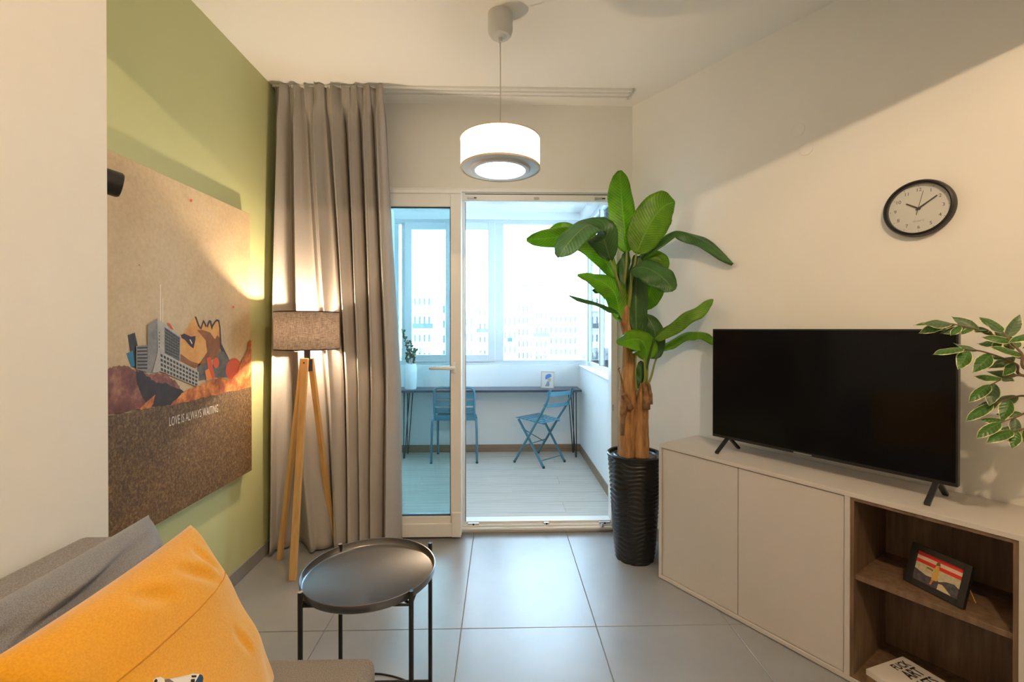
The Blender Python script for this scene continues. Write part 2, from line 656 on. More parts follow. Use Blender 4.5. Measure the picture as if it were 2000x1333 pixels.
struct(MB().box(-1.55, 2.95, -2.7, YB + 0.15, HC, HC + 0.15).build('ceiling', MT['ceiling_paint']), 'plain off-white living room ceiling')
struct(MB().box(XL - 0.12, XL, 1.2, YB + 0.15, 0, HC).build('wall_left', MT['green_paint']), 'sage green wall behind the large canvas')
struct(MB().box(-1.505, -1.12, -2.7, YE, 0, HC).build('wall_front_left', MT['white_paint']), 'white projecting wall behind the sofa')
wb = MB()
wb.box(XL, OX0, YB, YB + 0.15, 0, HC)
wb.box(OX1, W0.x + 0.02, YB, YB + 0.15, 0, HC)
wb.box(OX0, OX1, YB, YB + 0.15, OZ1, HC)
struct(wb.build('wall_back', MT['white_paint']), 'off-white wall around the balcony door')
struct(MB(WALLM).box(0, 3.5, 0, 0.12, 0, HC).build('wall_right', MT['white_paint']), 'slanting off-white wall behind the television')
struct(MB().box(2.72, 2.84, -2.7, 0.1, 0, HC).build('wall_side', MT['white_paint']), 'white side wall beyond the ficus')
struct(MB().box(-1.5, 2.84, -2.72, -2.6, 0, HC).build('wall_front', MT['white_paint']), 'white wall behind the viewer')
struct(MB().box(-1.12, 2.72, 1.10, 1.25, 2.408, HC).build('trim_1', MT['ceiling_paint']), 'painted ceiling beam above the viewer')
b1 = MB().box(XL, XL + 0.012, YE, YB, 0, 0.072)
struct(b1.build('baseboard_left', MT['baseboard'], bevel=0.001), 'grey tile baseboard along the green wall')
struct(MB().box(OX1 + 0.01, W0.x, YB - 0.012, YB, 0, 0.072).build('baseboard_back', MT['baseboard']), 'short grey tile baseboard beside the balcony door')
struct(MB(WALLM).box(0.0, 3.0, -0.012, 0, 0, 0.072).build('baseboard_right', MT['baseboard']), 'grey tile baseboard under the slanting wall')
cab_cover = []
for i, (px, py) in enumerate(((1559, 254), (1575, 291))):
    p = on_wall(px, py)
    A = Matrix((U, Vector((0, 0, 1)), -N)).transposed()
    o = MB().lathe([(0.0, 0.0), (0.030, 0.0), (0.030, 0.002), (0.028, 0.003), (0.0, 0.003)], 28, p, A).build('wall_cover_plate', MT['white_paint'], org=p)
    tag(o, ['round wall-coloured cover plate, the upper of two left of the clock', 'round wall-coloured cover plate, the lower of two left of the clock'][i], 'cover plate', 'round cover plates on the slanting wall')

# ------------------------------------------------------------------ balcony shell
BY = 4.90       # inner face of the balcony's far parapet
BX = 0.855      # inner face of its right parapet
BXL = -1.14
bf = struct(MB().box(BXL, 1.05, 3.0, 5.1, -0.12, -0.003).build('floor_balcony', MT['plank_grout']), 'wood-look floor of the glazed balcony')
pl_me = {}
row = 0
y = 3.07
while y < BY - 0.01:
    y1 = min(y + 0.2, BY)
    x = BXL + (row * 0.41) % 1.2 - 1.2
    while x < BX:
        xa, xb = max(x, BXL), min(x + 1.2, BX)
        if xb - xa > 0.02:
            key = (round(xb - xa - 0.003, 3), round(y1 - y - 0.003, 3))
            if key not in pl_me:
                w, h = key
                pl_me[key] = MB().box(-w / 2, w / 2, -h / 2, h / 2, -0.01, 0.0).mesh('plank', MT['plank'])
            t = bpy.data.objects.new('plank', pl_me[key])
            col.objects.link(t)
            t.parent = bf
            t.location = Vector(((xa + xb) / 2, (y + y1) / 2, 0)) - ORG[bf.name]
        x += 1.2
    y += 0.2
    row += 1
struct(MB().box(BXL - 0.1, BX + 0.15, BY, BY + 0.16, 0, 0.935).build('wall_balcony_back', MT['balcony_paint']), 'white balcony parapet behind the desk')
struct(MB().box(BX, BX + 0.15, YB + 0.15, BY, 0, 0.915).build('wall_balcony_right', MT['balcony_paint']), 'white balcony parapet under the side window')
struct(MB().box(BXL - 0.12, BXL, YB + 0.15, BY + 0.16, 0, 2.6).build('wall_balcony_left', MT['balcony_paint']), 'white end wall of the balcony')
struct(MB().box(BXL - 0.12, 1.12, YB + 0.15, BY + 0.16, 2.58, 2.72).build('ceiling_balcony', MT['balcony_paint']), 'white ceiling of the glazed balcony')
struct(MB().box(BXL - 0.12, 1.12, BY + 0.0, BY + 0.16, 2.5, 2.58).build('trim_2', MT['balcony_paint']), 'white lintel above the balcony windows')
struct(MB().box(BX, BX + 0.2, YB + 0.15, BY + 0.005, 2.5, 2.58).build('trim_3', MT['balcony_paint']), 'white lintel above the side window of the balcony')
struct(MB().box(BXL, BX, BY - 0.01, BY, 0, 0.078).build('baseboard_balcony_back', MT['plank_base']), 'brown wood-look baseboard behind the desk')
struct(MB().box(BX - 0.01, BX, YB + 0.16, BY - 0.01, 0, 0.078).build('baseboard_balcony_right', MT['plank_base']), 'brown wood-look baseboard under the side window')
struct(MB().box(BX - 0.012, BX + 0.15, YB + 0.16, BY, 0.915, 0.93).build('trim_4', MT['pvc'], bevel=0.003), 'white window sill on the side parapet')

# balcony windows
WZ0, WZ1 = 0.935, 2.5
wy0, wy1 = BY + 0.02, BY + 0.09


def px_x(px, Y=4.93):
    return on_y(px, 600, Y).x


def frame_rect(mb, x0, x1, z0, z1, w, y0, y1):
    mb.box(x0, x0 + w, y0, y1, z0, z1).box(x1 - w, x1, y0, y1, z0, z1)
    mb.box(x0 + w, x1 - w, y0, y1, z0, z0 + w).box(x0 + w, x1 - w, y0, y1, z1 - w, z1)


XC = 0.955      # corner post of the two window walls
wroot = thing('window_1', (0, BY + 0.05, WZ0), 'white framed row of balcony windows above the desk', None)
tag(wroot, kind='structure')
fr = MB()
xm = [BXL + 0.02, px_x(789), px_x(886.5), px_x(969), XC]
fr.box(BXL, XC, wy0, wy1, WZ0, WZ0 + 0.05).box(BXL, XC, wy0, wy1, WZ1 - 0.045, WZ1)
for xx in xm[:3] + xm[4:]:
    fr.box(xx - 0.022, xx + 0.022, wy0, wy1, WZ0 + 0.05, WZ1 - 0.045)
fr.box(xm[3] - 0.03, px_x(983.5), wy0, wy1, WZ0 + 0.05, WZ1 - 0.045)
fr.build('window_frame', MT['pvc_shaded'], wroot, bevel=0.003)
for a, b in ((xm[1], xm[2]), (xm[2], xm[3])):
    s = MB()
    frame_rect(s, a + 0.012, b - 0.012, WZ0 + 0.035, WZ1 - 0.03, 0.075, wy0 - 0.018, wy0 + 0.04)
    so = s.build('sash', MT['pvc_shaded'], wroot, bevel=0.004)
    MB().box(a + 0.08, b - 0.08, wy0 + 0.01, wy0 + 0.016, WZ0 + 0.105, WZ1 - 0.1).build('pane', MT['glass'], so)
for a, b in ((xm[0], xm[1]), (px_x(983.5), XC)):
    MB().box(a, b, wy0 + 0.03, wy0 + 0.036, WZ0 + 0.04, WZ1 - 0.04).build('pane', MT['glass'], wroot)
wroot2 = thing('window_2', (XC, 4.0, 0.93), 'white framed side window above the balcony parapet', None)
tag(wroot2, kind='structure')
fr = MB()
sx0, sx1 = XC - 0.02, XC + 0.03
fr.box(sx0, sx1, YB + 0.16, BY, 0.93, 0.975).box(sx0, sx1, YB + 0.16, BY, WZ1 - 0.05, WZ1)
fr.build('window_frame', MT['pvc_shaded'], wroot2, bevel=0.003)
for yy in (4.88, 4.30, 3.75, 3.2):
    MB().box(sx0, sx1, yy - 0.02, yy + 0.02, 0.975, WZ1 - 0.05).build('mullion', MT['pvc_shaded'], wroot2, bevel=0.003)
    MB().box(sx0 - 0.004, sx0, yy - 0.028, yy - 0.02, 0.975, WZ1 - 0.05).build('gasket', MT['gasket'], wroot2)
for a, b in ((4.32, 4.86), (3.77, 4.28), (3.22, 3.73)):
    MB().box(XC, XC + 0.006, a, b, 0.975, WZ1 - 0.05).build('pane', MT['glass'], wroot2)

# ------------------------------------------------------------------ balcony door: fixed frame and the sliding leaf parked in front of it
d1 = thing('door_1', (0, YB, 0), 'white balcony door frame with fixed pane', None)
tag(d1, kind='structure')
m = MB()
JX0 = on_y(908.5, 700, 2.985).x        # left jamb of the open half
JX1 = on_y(1192, 700, 3.0).x           # right jamb
m.box(OX0, OX1, 2.975, 3.06, OZ1 - 0.055, OZ1)
m.box(OX0, OX0 + 0.06, 2.975, 3.06, 0, OZ1 - 0.055)
m.box(JX1, OX1, 2.975, 3.06, 0, OZ1 - 0.055)
m.box(JX0 - 0.055, JX0, 2.975, 3.06, 0, OZ1 - 0.055)
m.build('door_frame', MT['pvc'], d1, bevel=0.004)
m = MB()
m.box(OX0 + 0.06, JX1, 2.985, 3.06, 0, 0.062).box(OX0 + 0.06, JX1, 2.945, 2.99, 0.018, 0.034).box(OX0 + 0.06, JX1, 2.96, 2.99, 0, 0.018)
m.box(OX0 + 0.06, JX1, 2.965, 2.99, 0.034, 0.046)
m.build('threshold', MT['pvc'], d1, bevel=0.003)
MB().box(OX0, OX1, 2.962, 2.98, OZ1 + 0.0, OZ1 + 0.028).build('head_trim', MT['pvc'], d1, bevel=0.004)
MB().box(JX0 + 0.001, JX1 - 0.001, 2.974, 2.978, OZ1 - 0.012, OZ1 - 0.007).build('gasket', MT['gasket'], d1)
MB().box(JX0 - 0.002, JX0 + 0.004, 2.985, 2.995, 0.062, OZ1 - 0.06).build('gasket', MT['gasket'], d1)
MB().box(OX0 + 0.06, JX0 - 0.05, 3.02, 3.028, 0.06, OZ1 - 0.055).build('fixed_pane', MT['glass'], d1)
for px, w in ((925, 0.075), (1180, 0.075), (1067, 0.035)):
    p = on_y(px, 1016, 2.985)
    hb = MB().box(p.x - w / 2, p.x + w / 2, 2.966, 2.988, 0.046, 0.057).build('roller_plate', MT['steel'], d1, bevel=0.004)
    MB().box(p.x - 0.006, p.x + 0.006, 2.962, 2.967, 0.047, 0.056).build('slot', MT['gasket'], hb)
p = on_y(1176, 1028, 2.95)
MB().lathe([(0.0, 0), (0.012, 0), (0.012, 0.008), (0.006, 0.02), (0, 0.02)], 14, (p.x, 2.952, 0.034)).build('door_stop', MT['steel'], d1, smooth=False)
for px, w in ((922, 0.06), (1048, 0.035), (1171, 0.07)):
    p = on_y(px, 393, 2.974)
    hb = MB().box(p.x - w / 2, p.x + w / 2, 2.964, 2.976, OZ1 - 0.045, OZ1 - 0.028).build('lock_keep', MT['steel'] if w > .05 else MT['grey_plastic'], d1, bevel=0.003)
    if w > .05:
        MB().box(p.x + w * .2, p.x + w * .5, 2.961, 2.966, OZ1 - 0.040, OZ1 - 0.034).build('slot', MT['gasket'], hb)
for z in (0.9,):
    p = on_y(1197, 797, 2.97)
    MB().box(p.x - 0.006, p.x + 0.006, 2.968, 2.976, p.z - 0.02, p.z + 0.02).build('lock_keep', MT['grey_plastic'], d1)

LX1 = on_y(901, 700, 2.88).x
LX0 = LX1 - 1.0
LZ0, LZ1 = 0.014, on_y(880, 372, 2.88).z
d2 = thing('door_2', ((LX0 + LX1) / 2, 2.91, 0.014), 'white sliding door leaf with tinted glass beside the curtain', None)
tag(d2, kind='structure')
m = MB()
gz0, gz1 = on_y(820, 1009, 2.88).z, on_y(820, 404, 2.88).z
sw = LX1 - on_y(879.5, 700, 2.88).x
m.box(LX1 - sw, LX1, 2.88, 2.94, LZ0, LZ1).box(LX0, LX0 + sw, 2.88, 2.94, LZ0, LZ1)
m.box(LX0 + sw, LX1 - sw, 2.88, 2.94, LZ0, gz0).box(LX0 + sw, LX1 - sw, 2.88, 2.94, gz1, LZ1)
m.build('leaf_frame', MT['pvc'], d2, bevel=0.006)
MB().box(LX0, LX1, 2.868, 2.882, LZ1 - 0.022, LZ1).build('top_track_cover', MT['pvc'], d2, bevel=0.003)
MB().box(LX0, LX1 - 0.06, 2.868, 2.882, LZ0, LZ0 + 0.085).build('bottom_cover', MT['pvc'], d2, bevel=0.004)
MB().box(LX1 - 0.06, LX1 - 0.002, 2.862, 2.882, LZ0, LZ0 + 0.155).build('corner_cap', MT['pvc'], d2, bevel=0.004)
gk = MB()
frame_rect(gk, LX0 + sw - 0.004, LX1 - sw + 0.004, gz0 - 0.004, gz1 + 0.004, 0.007, 2.885, 2.905)
gk.build('gasket', MT['gasket'], d2)
MB().box(LX0 + sw, LX1 - sw, 2.9, 2.92, gz0, gz1).build('pane', MT['glass_door'], d2)
hp = on_y(886, 719, 2.87)
hh = MB()
hh.tube([(hp.x, 2.88, hp.z), (hp.x, 2.835, hp.z)], 0.011, 12)
hh.tube([(hp.x + 0.008, 2.835, hp.z), (hp.x - 0.02, 2.832, hp.z + 0.001), (hp.x - 0.075, 2.832, hp.z + 0.001), (hp.x - 0.148, 2.836, hp.z)], [0.012, 0.0115, 0.0105, 0.008], 12)
hd = hh.build('handle', MT['pvc'], d2, smooth=True)
MB().box(hp.x - 0.014, hp.x + 0.014, 2.868, 2.881, hp.z - 0.035, hp.z + 0.035).build('handle_plate', MT['pvc'], hd, bevel=0.005)

# ------------------------------------------------------------------ curtain and its ceiling rail
rail = thing('curtain_rail', (-0.2, 2.82, HC - 0.014), 'white double ceiling rail running above the balcony door', 'curtain rail')
rx0, rx1 = XL + 0.01, 0.80
MB().box(rx0, rx1, 2.775, 2.875, HC - 0.005, HC - 0.001).build('rail_plate', MT['pvc'], rail)
for ya in (2.777, 2.815, 2.824, 2.862):
    MB().box(rx0, rx1, ya, ya + 0.010, HC - 0.016, HC - 0.005).build('rail_lip', MT['pvc'], rail, bevel=0.002)
MB().box(rx1, rx1 + 0.012, 2.77, 2.88, HC - 0.018, HC - 0.001).build('end_cap', MT['grey_plastic'], rail, bevel=0.003)

cur = thing('curtain', (-1.0, 2.76, 0.01), 'grey linen pinch-pleat curtain drawn aside in the corner', 'curtain')


def curtain_pt(s, v):
    """s across 0..1, v height 0..1"""
    z = 0.012 + v * (HC - 0.022)
    k = 1 - v
    xl = XL + 0.012 + 0.016 * v
    xr = -0.615 - 0.085 * max(0, v - 0.35) / 0.65
    if v > 0.955:
        pin = 1.0
    # pleats drift apart and join as they fall
    ph = 2 * math.pi * (7.3 * s + 0.26 * math.sin(6.0 * s + 0.6) + k * (0.55 * math.sin(4.4 * s + 2.6) + 0.30 * math.sin(9.0 * s + 1.0)) - 0.25 * k)
    amp = 0.034 + 0.030 * min(1, k * 2.2) + 0.016 * math.sin(8 * s + 0.5) * k
    head = max(0.0, min(1.0, (v - 0.93) / 0.035))
    prof = math.sin(ph) + 0.30 * math.sin(2 * ph + 1.2 + 3 * s + 1.5 * k) + 0.13 * math.sin(3 * ph + 5 * s - 2 * k)
    ph2 = 2 * math.pi * (9.0 * s + 0.1)
    sharp = math.copysign(abs(math.sin(ph2)) ** 2.2, math.sin(ph2))
    pr = prof * (1 - head) + head * (0.25 * prof + 0.75 * sharp)
    y = 2.765 + amp * pr * (1 - 0.25 * head)
    y += 0.008 * math.sin(14 * v + 9 * s) * k * 0.5
    x = xl + (xr - xl) * s + 0.018 * math.sin(2 * ph + 0.6) * (0.4 + 0.6 * k)
    x += 0.006 * math.sin(5 * v + 20 * s) * k
    if v > 0.97:
        z += 0.006 * math.sin(ph * 1.0 + 1.0) - 0.004
    x = max(x, XL + 0.004)
    return Vector((x, y, min(z, HC - 0.004)))


cp = MB().grid(curtain_pt, 320, 64).build('curtain_cloth', MT['curtain'], cur, smooth=True, solid=0.0025, fix=False)
hem = MB()
for i in range(9):
    s = (i + 0.5) / 9.0
    p = curtain_pt(s, 0.985)
    MB().box(p.x - 0.008, p.x + 0.008, 2.76, 2.785, HC - 0.03, HC - 0.012).build('glider_hook', MT['pvc'], cur)

# ------------------------------------------------------------------ canvas on the green wall
PXF = XL + 0.042      # front of the canvas
PY0, PY1 = 1.40, on_x(489, 660, PXF).y
PZ0, PZ1 = on_x(490, 919, PXF).z, on_x(488, 418, PXF).z


def mat_print_sky():
    m, nt, b, out = _nt('printed_hazy_sky')
    vec = _coords(nt)
    n1 = _noise(nt, vec, 2.2, 6, 0.6)
    n2 = _noise(nt, vec, 60, 3, 0.6)
    c = _ramp(nt, n1, [(0.3, (0.50, 0.355, 0.20)), (0.5, (0.58, 0.43, 0.25)), (0.7, (0.64, 0.49, 0.31))])
    g = _ramp(nt, n2, [(0.3, (0.85,) * 3), (0.7, (1.0,) * 3)])
    mx = nt.nodes.new('ShaderNodeMix')
    mx.data_type = 'RGBA'
    mx.blend_type = 'MULTIPLY'
    mx.inputs[0].default_value = 1
    nt.links.new(c, mx.inputs[6])
    nt.links.new(g, mx.inputs[7])
    nt.links.new(mx.outputs[2], b.inputs['Base Color'])
    b.inputs['Roughness'].default_value = 0.6
    return m


def pmat(name, stops, scale, stretch=(1, 1, 1), rough=0.6, detail=6):
    m, nt, b, out = _nt(name)
    n1 = _noise(nt, _coords(nt, stretch), scale, detail, 0.68)
    nt.links.new(_ramp(nt, n1, stops), b.inputs['Base Color'])
    b.inputs['Roughness'].default_value = rough
    return m


art = thing('wall_canvas', (XL + 0.02, (PY0 + PY1) / 2, PZ0), 'large unframed collage canvas with buildings and meadow on green wall', 'canvas')
MB().box(XL + 0.004, PXF, PY0, PY1, PZ0, PZ1).build('canvas_block', mat_print_sky(), art, bevel=0.002)
_layer = [0]


def decal(name, polys, material, smooth_n=0):
    """flat print: polygons given in the photograph's pixels, mapped to the canvas plane"""
    _layer[0] += 1
    X = PXF + 0.0004 + 0.00022 * _layer[0]
    mb = MB()
    for pg in polys:
        pts = []
        for px, py in pg:
            p = on_x(px, py, PXF)
            pts.append((X, min(max(p.y, PY0 + 0.001), PY1 - 0.001), min(max(p.z, PZ0 + 0.001), PZ1 - 0.001)))
        mb.poly(pts)
    bm_o = mb.build(name, material, art, fix=True)
    return bm_o


def rough_edge(pts, n=6, amp=3.0, seed=1):
    rnd = random.Random(seed)
    out = []
    for i in range(len(pts) - 1):
        (x0, y0), (x1, y1) = pts[i], pts[i + 1]
        for k in range(n):
            t = k / n
            out.append((x0 + (x1 - x0) * t + rnd.uniform(-amp, amp) * (k > 0) * .6, y0 + (y1 - y0) * t + rnd.uniform(-amp, amp) * (k > 0)))
    out.append(pts[-1])
    return out


def to_px(u, v, quad):
    (ax, ay), (bx, by), (cx, cy), (dx, dy) = quad      # tl tr br bl
    tx, ty = ax + (bx - ax) * u, ay + (by - ay) * u
    lx, ly = dx + (cx - dx) * u, dy + (cy - dy) * u
    return (tx + (lx - tx) * v, ty + (ly - ty) * v)


meadow = pmat('printed_dry_meadow', [(0.28, (0.03, 0.017, 0.012)), (0.42, (0.085, 0.045, 0.022)), (0.55, (0.16, 0.092, 0.034)), (0.72, (0.34, 0.20, 0.08))], 120, (1, 1, 0.8), 0.6, 8)
rock_l = pmat('printed_brown_rock', [(0.25, (0.05, 0.018, 0.018)), (0.5, (0.20, 0.065, 0.045)), (0.72, (0.42, 0.20, 0.11))], 16)
rock_r = pmat('printed_orange_rock', [(0.25, (0.10, 0.02, 0.01)), (0.48, (0.42, 0.10, 0.02)), (0.7, (0.85, 0.32, 0.06))], 18)
shadow_p = pmat('printed_dark_rock', [(0.3, (0.012, 0.010, 0.012)), (0.7, (0.045, 0.03, 0.028))], 14)
conc = pmat('printed_concrete', [(0.3, (0.33, 0.30, 0.26)), (0.7, (0.45, 0.41, 0.34))], 30)
conc_d = pmat('printed_grey_concrete', [(0.3, (0.15, 0.14, 0.135)), (0.7, (0.26, 0.245, 0.23))], 22)
dark_w = mat('printed_dark_window', (0.035, 0.03, 0.03), 0.6)
glassy = pmat('printed_curtain_wall', [(0.3, (0.06, 0.055, 0.055)), (0.7, (0.19, 0.175, 0.16))], 60, (1, 1, 3))
skin = pmat('printed_amber_skin', [(0.3, (0.48, 0.20, 0.04)), (0.55, (0.66, 0.32, 0.08)), (0.75, (0.72, 0.40, 0.13))], 7)
skin_d = pmat('printed_brown_shade', [(0.3, (0.16, 0.05, 0.015)), (0.7, (0.33, 0.12, 0.03))], 9)
char = mat('printed_charcoal', (0.035, 0.03, 0.03), 0.6)
teal_p = mat('printed_teal', (0.02, 0.15, 0.24), 0.6)
red_p = mat('printed_red', (0.60, 0.075, 0.02), 0.6)
orange_p = mat('printed_orange', (0.75, 0.20, 0.03), 0.6)
cream_p = mat('printed_cream', (0.70, 0.62, 0.50), 0.6)

decal('print_antenna', [[(312.2, 556), (314.2, 556), (314.2, 630), (312.2, 630)], [(317, 583), (318.3, 583), (318.3, 632), (317, 632)]], cream_p)
decal('print_slab', [[(249, 655), (263, 650), (270, 682), (266, 720), (258, 718)]], char)
decal('print_teal_panel', [[(246, 691), (259, 685), (263, 715), (256, 718)]], teal_p)
# face lying on its back behind the buildings
decal('print_face', [[(350, 653), (356, 652), (366, 640), (379, 618.5), (383, 620), (387, 634), (390, 641), (394, 633), (397, 626), (400, 632), (404, 637),
                      (408, 626), (412, 628), (413, 637), (417, 630), (421, 625), (426, 626), (428.5, 633), (431, 660), (430, 680), (424, 700), (405, 712), (385, 716), (350, 700)]], skin)
decal('print_face_shade', [[(384, 645), (396, 645), (410, 650), (419, 663), (424, 655), (430, 662), (429, 686), (419, 700), (401, 712), (385, 715), (396, 700), (404, 688), (401, 665)],
                           [(350, 690), (372, 706), (392, 712), (380, 720), (350, 705)]], skin_d)
decal('print_profile_line', [[(379, 618), (383, 619.5), (388, 634), (391, 640), (391, 644), (386, 637)], [(391, 640), (396.5, 625), (399, 628), (403, 637), (401, 640), (397, 630.5), (392, 645)],
                             [(403, 637), (407.5, 625.5), (412, 627), (413.5, 636), (411, 638), (408.5, 630), (405, 641)], [(411, 638), (417, 630), (422, 624), (427.5, 625.5), (430, 640), (432, 672), (446, 700), (449, 712), (440, 706), (429, 680), (427.5, 640), (425.5, 628.5), (421.5, 628), (416, 637), (413, 645)]], char)
decal('print_eye', [[(352, 655), (359, 652), (372, 658), (381, 656.5), (381, 664), (377, 681), (371, 677), (360, 664), (354, 661)]], mat('printed_violet_black', (0.035, 0.018, 0.03), 0.6))
decal('print_glint', [[(369, 664), (371, 663), (375, 671), (374, 673)]], cream_p)
decal('print_neck', [[(418, 700), (431, 686), (436, 688), (450, 708), (447, 724), (443, 738), (419, 738), (414, 716)], [(385, 716), (403, 708), (412, 740), (385, 745)]], pmat('printed_slate', [(0.3, (0.05, 0.05, 0.055)), (0.7, (0.15, 0.135, 0.12))], 25))
decal('print_ellipse', [[(454.5 + 14.5 * math.cos(a) + 2.5 * math.sin(a), 721 - 21 * math.sin(a)) for a in [2 * math.pi * i / 24 for i in range(24)]]], red_p)
decal('print_disc', [[(421 + 5.8 * math.cos(a), 709 - 10.5 * math.sin(a)) for a in [2 * math.pi * i / 18 for i in range(18)]]], red_p)
decal('print_red_bar', [[(402, 700), (410, 697), (419, 738), (408, 742)]], red_p)
decal('print_red_roof', [[(325, 630), (330, 632), (338, 645), (331, 642)]], red_p)
decal('print_amber_bar', [[(399, 725), (406, 720), (413, 740), (402, 745)]], orange_p)
# slab blocks of the modern building
decal('print_small_block', [[(264, 676), (286, 674.5), (287, 728), (264, 722)]], conc_d)
tag(decal('print_small_block_floors', [[(266, 678.5 + 6.6 * i), (285.6, 677.8 + 6.7 * i), (285.6, 681.0 + 6.7 * i), (266, 681.7 + 6.6 * i)] for i in range(7)], dark_w), kind='stuff')
decal('print_tower_side', [[(286, 636), (305, 622), (305, 690), (294, 728), (287, 727)]], conc_d)
tq = [(305, 622), (351, 657), (350, 708), (306, 692)]
decal('print_tower', [tq], conc)
decal('print_tower_glazing', [[to_px(.30, .10, tq), to_px(.97, .07, tq), to_px(.97, .98, tq), to_px(.30, .90, tq)]], glassy)
tag(decal('print_tower_windows', [[to_px(.34 + .075 * i, .12 + .10 * j, tq), to_px(.395 + .075 * i, .12 + .10 * j, tq), to_px(.395 + .075 * i, .185 + .10 * j, tq), to_px(.34 + .075 * i, .185 + .10 * j, tq)]
                              for i in range(8) for j in range(8)] + [[(308, 648 + 7 * i), (309.5, 649 + 7 * i), (309.5, 652 + 7 * i), (308, 651 + 7 * i)] for i in range(5)], dark_w), kind='stuff')
lq = [(308, 686), (386, 727), (385, 757), (309, 725)]
decal('print_low_block', [lq, [(295, 728), (307, 684), (309, 726), (302, 728)]], conc)
tag(decal('print_low_block_windows', [[to_px(.035 + .080 * i, .10 + .235 * j, lq), to_px(.09 + .080 * i, .10 + .235 * j, lq), to_px(.09 + .080 * i, .24 + .235 * j, lq), to_px(.035 + .080 * i, .24 + .235 * j, lq)]
                                  for i in range(12) for j in range(4)], dark_w), kind='stuff')
# rocks and meadow
decal('print_rock', [rough_edge([(205, 722), (222, 716), (240, 714), (258, 722), (270, 728), (292, 731), (320, 728), (333, 740), (345, 751), (350, 760), (330, 790), (270, 800), (205, 812)], 5, 2.2, 3) + [(205, 812)]], rock_l)
decal('print_dark_hollow', [rough_edge([(262, 724), (275, 726), (285, 736), (300, 746), (318, 748), (336, 756), (356, 766), (338, 790), (305, 795), (285, 792), (272, 770), (264, 745)], 5, 1.8, 5)], shadow_p)
decal('print_orange_rock', [rough_edge([(330, 792), (350, 772), (366, 760), (386, 754), (405, 745), (425, 738), (448, 742), (462, 728), (470, 705), (478, 692), (484, 668), (489, 664), (491, 700), (491, 765), (420, 778), (360, 790)], 6, 2.2, 8)], rock_r)
decal('print_rock_shard', [[(266, 803), (284, 785), (300, 771), (296, 790), (288, 800)]], rock_r)
decal('print_meadow', [rough_edge([(200, 814), (262, 803), (300, 795), (330, 793), (370, 782), (420, 772), (492, 755)], 10, 1.6, 4) + [(497, 924), (420, 960), (200, 1110)]], meadow)
for sx__, sy__, sr__ in ((370, 392, 2.6), (453, 600, 1.9), (268.5, 518, 1.4)):
    decal('print_speck', [[(sx__ + sr__ * math.cos(a), sy__ + sr__ * 1.15 * math.sin(a)) for a in [math.pi * i / 5 for i in range(10)]]], red_p)
# lettering
vs, fs = text_faces('LOVE IS ALWAYS WAITING', 0.052, spacing=1.02)
a0, a1 = on_x(327, 825, PXF), on_x(423, 799, PXF)
xs_ = [v.x for v in vs]
wt = max(xs_) - min(xs_)
_layer[0] += 1
mb = MB()
dirv = Vector((0, a1.y - a0.y, 0))
kx = dirv.length / wt
mid = (a0 + a1) / 2
mb.add([(PXF + 0.0004 + 0.00022 * _layer[0], mid.y + v.x * kx, mid.z + v.y * 1.0) for v in vs], fs)
mb.build('lettering', cream_p, art)

# black spotlight on the end face of the white wall
sp = on_y(214, 356, YE + 0.07)
spot = thing('wall_spotlight', (-1.15, YE, sp.z - 0.04), 'black cylindrical spotlight peeping past the white wall edge', 'spotlight')
A = Matrix.Rotation(R(0), 3, 'X')
ax = Vector((0.62, 0.72, -0.16)).normalized()
sx = ax.cross(Vector((0, 0, 1))).normalized()
A = Matrix((sx, sx.cross(ax) * -1, ax)).transposed()
cpt = Vector((-1.185, YE + 0.065, sp.z + 0.004))
MB().lathe([(0.0, -0.045), (0.033, -0.045), (0.038, -0.040), (0.038, 0.036), (0.035, 0.041), (0.028, 0.041), (0.026, 0.030), (0, 0.030)], 28, cpt, A).build('lamp_head', MT['black_metal'], spot, smooth=False)
for o in [spot.children[-1]]:
    smooth_by_angle(o)
MB().tube([(-1.205, YE, cpt.z), (-1.205, YE + 0.045, cpt.z)], 0.009, 10).build('arm', MT['black_metal'], spot)
MB().lathe([(0.0, 0), (0.04, 0), (0.04, 0.012), (0, 0.012)], 24, (-1.205, YE + 0.001, cpt.z), Matrix.Rotation(R(-90), 3, 'X')).build('wall_base', MT['black_metal'], spot)

# ------------------------------------------------------------------ pendant lamp
pc = on_z(977, 28, HC)
PXc, PYc = pc.x, pc.y
pend = thing('pendant_lamp', (PXc, PYc, HC - 0.75), 'lit white drum pendant lamp hanging from the ceiling', 'pendant lamp')
o = MB().lathe([(0.0, 0), (0.058, 0), (0.0585, -0.075), (0.054, -0.092), (0.047, -0.098), (0.045, -0.104), (0.030, -0.106), (0.026, -0.111), (0.011, -0.113), (0.009, -0.130), (0, -0.130)], 40, (PXc, PYc, HC)).build('canopy', MT['pendant_metal'], pend)
smooth_by_angle(o)
zt, zb = on_y(901, 272, PYc).z, on_y(901, 329, PYc).z
rs = (on_y(1056.5, 300, PYc).x - on_y(900.5, 300, PYc).x) / 2 * 0.985
MB().tube([(PXc, PYc, HC - 0.125), (PXc + 0.001, PYc, HC - 0.3), (PXc, PYc, zt + 0.07)], 0.0026, 8).build('cable', MT['cord_white'], pend, smooth=True)
MB().tube([(PXc, PYc, zt - 0.01), (PXc, PYc, zt + 0.085)], 0.0065, 10).build('stem', MT['steel'], pend, smooth=True)
o = MB().lathe([(rs, zb + 0.003), (rs, zt - 0.004), (rs - 0.002, zt - 0.004), (rs - 0.002, zb + 0.003)], 72, (PXc, PYc, 0), close=True).build('shade', MT['pendant_glow'], pend)
smooth_by_angle(o)
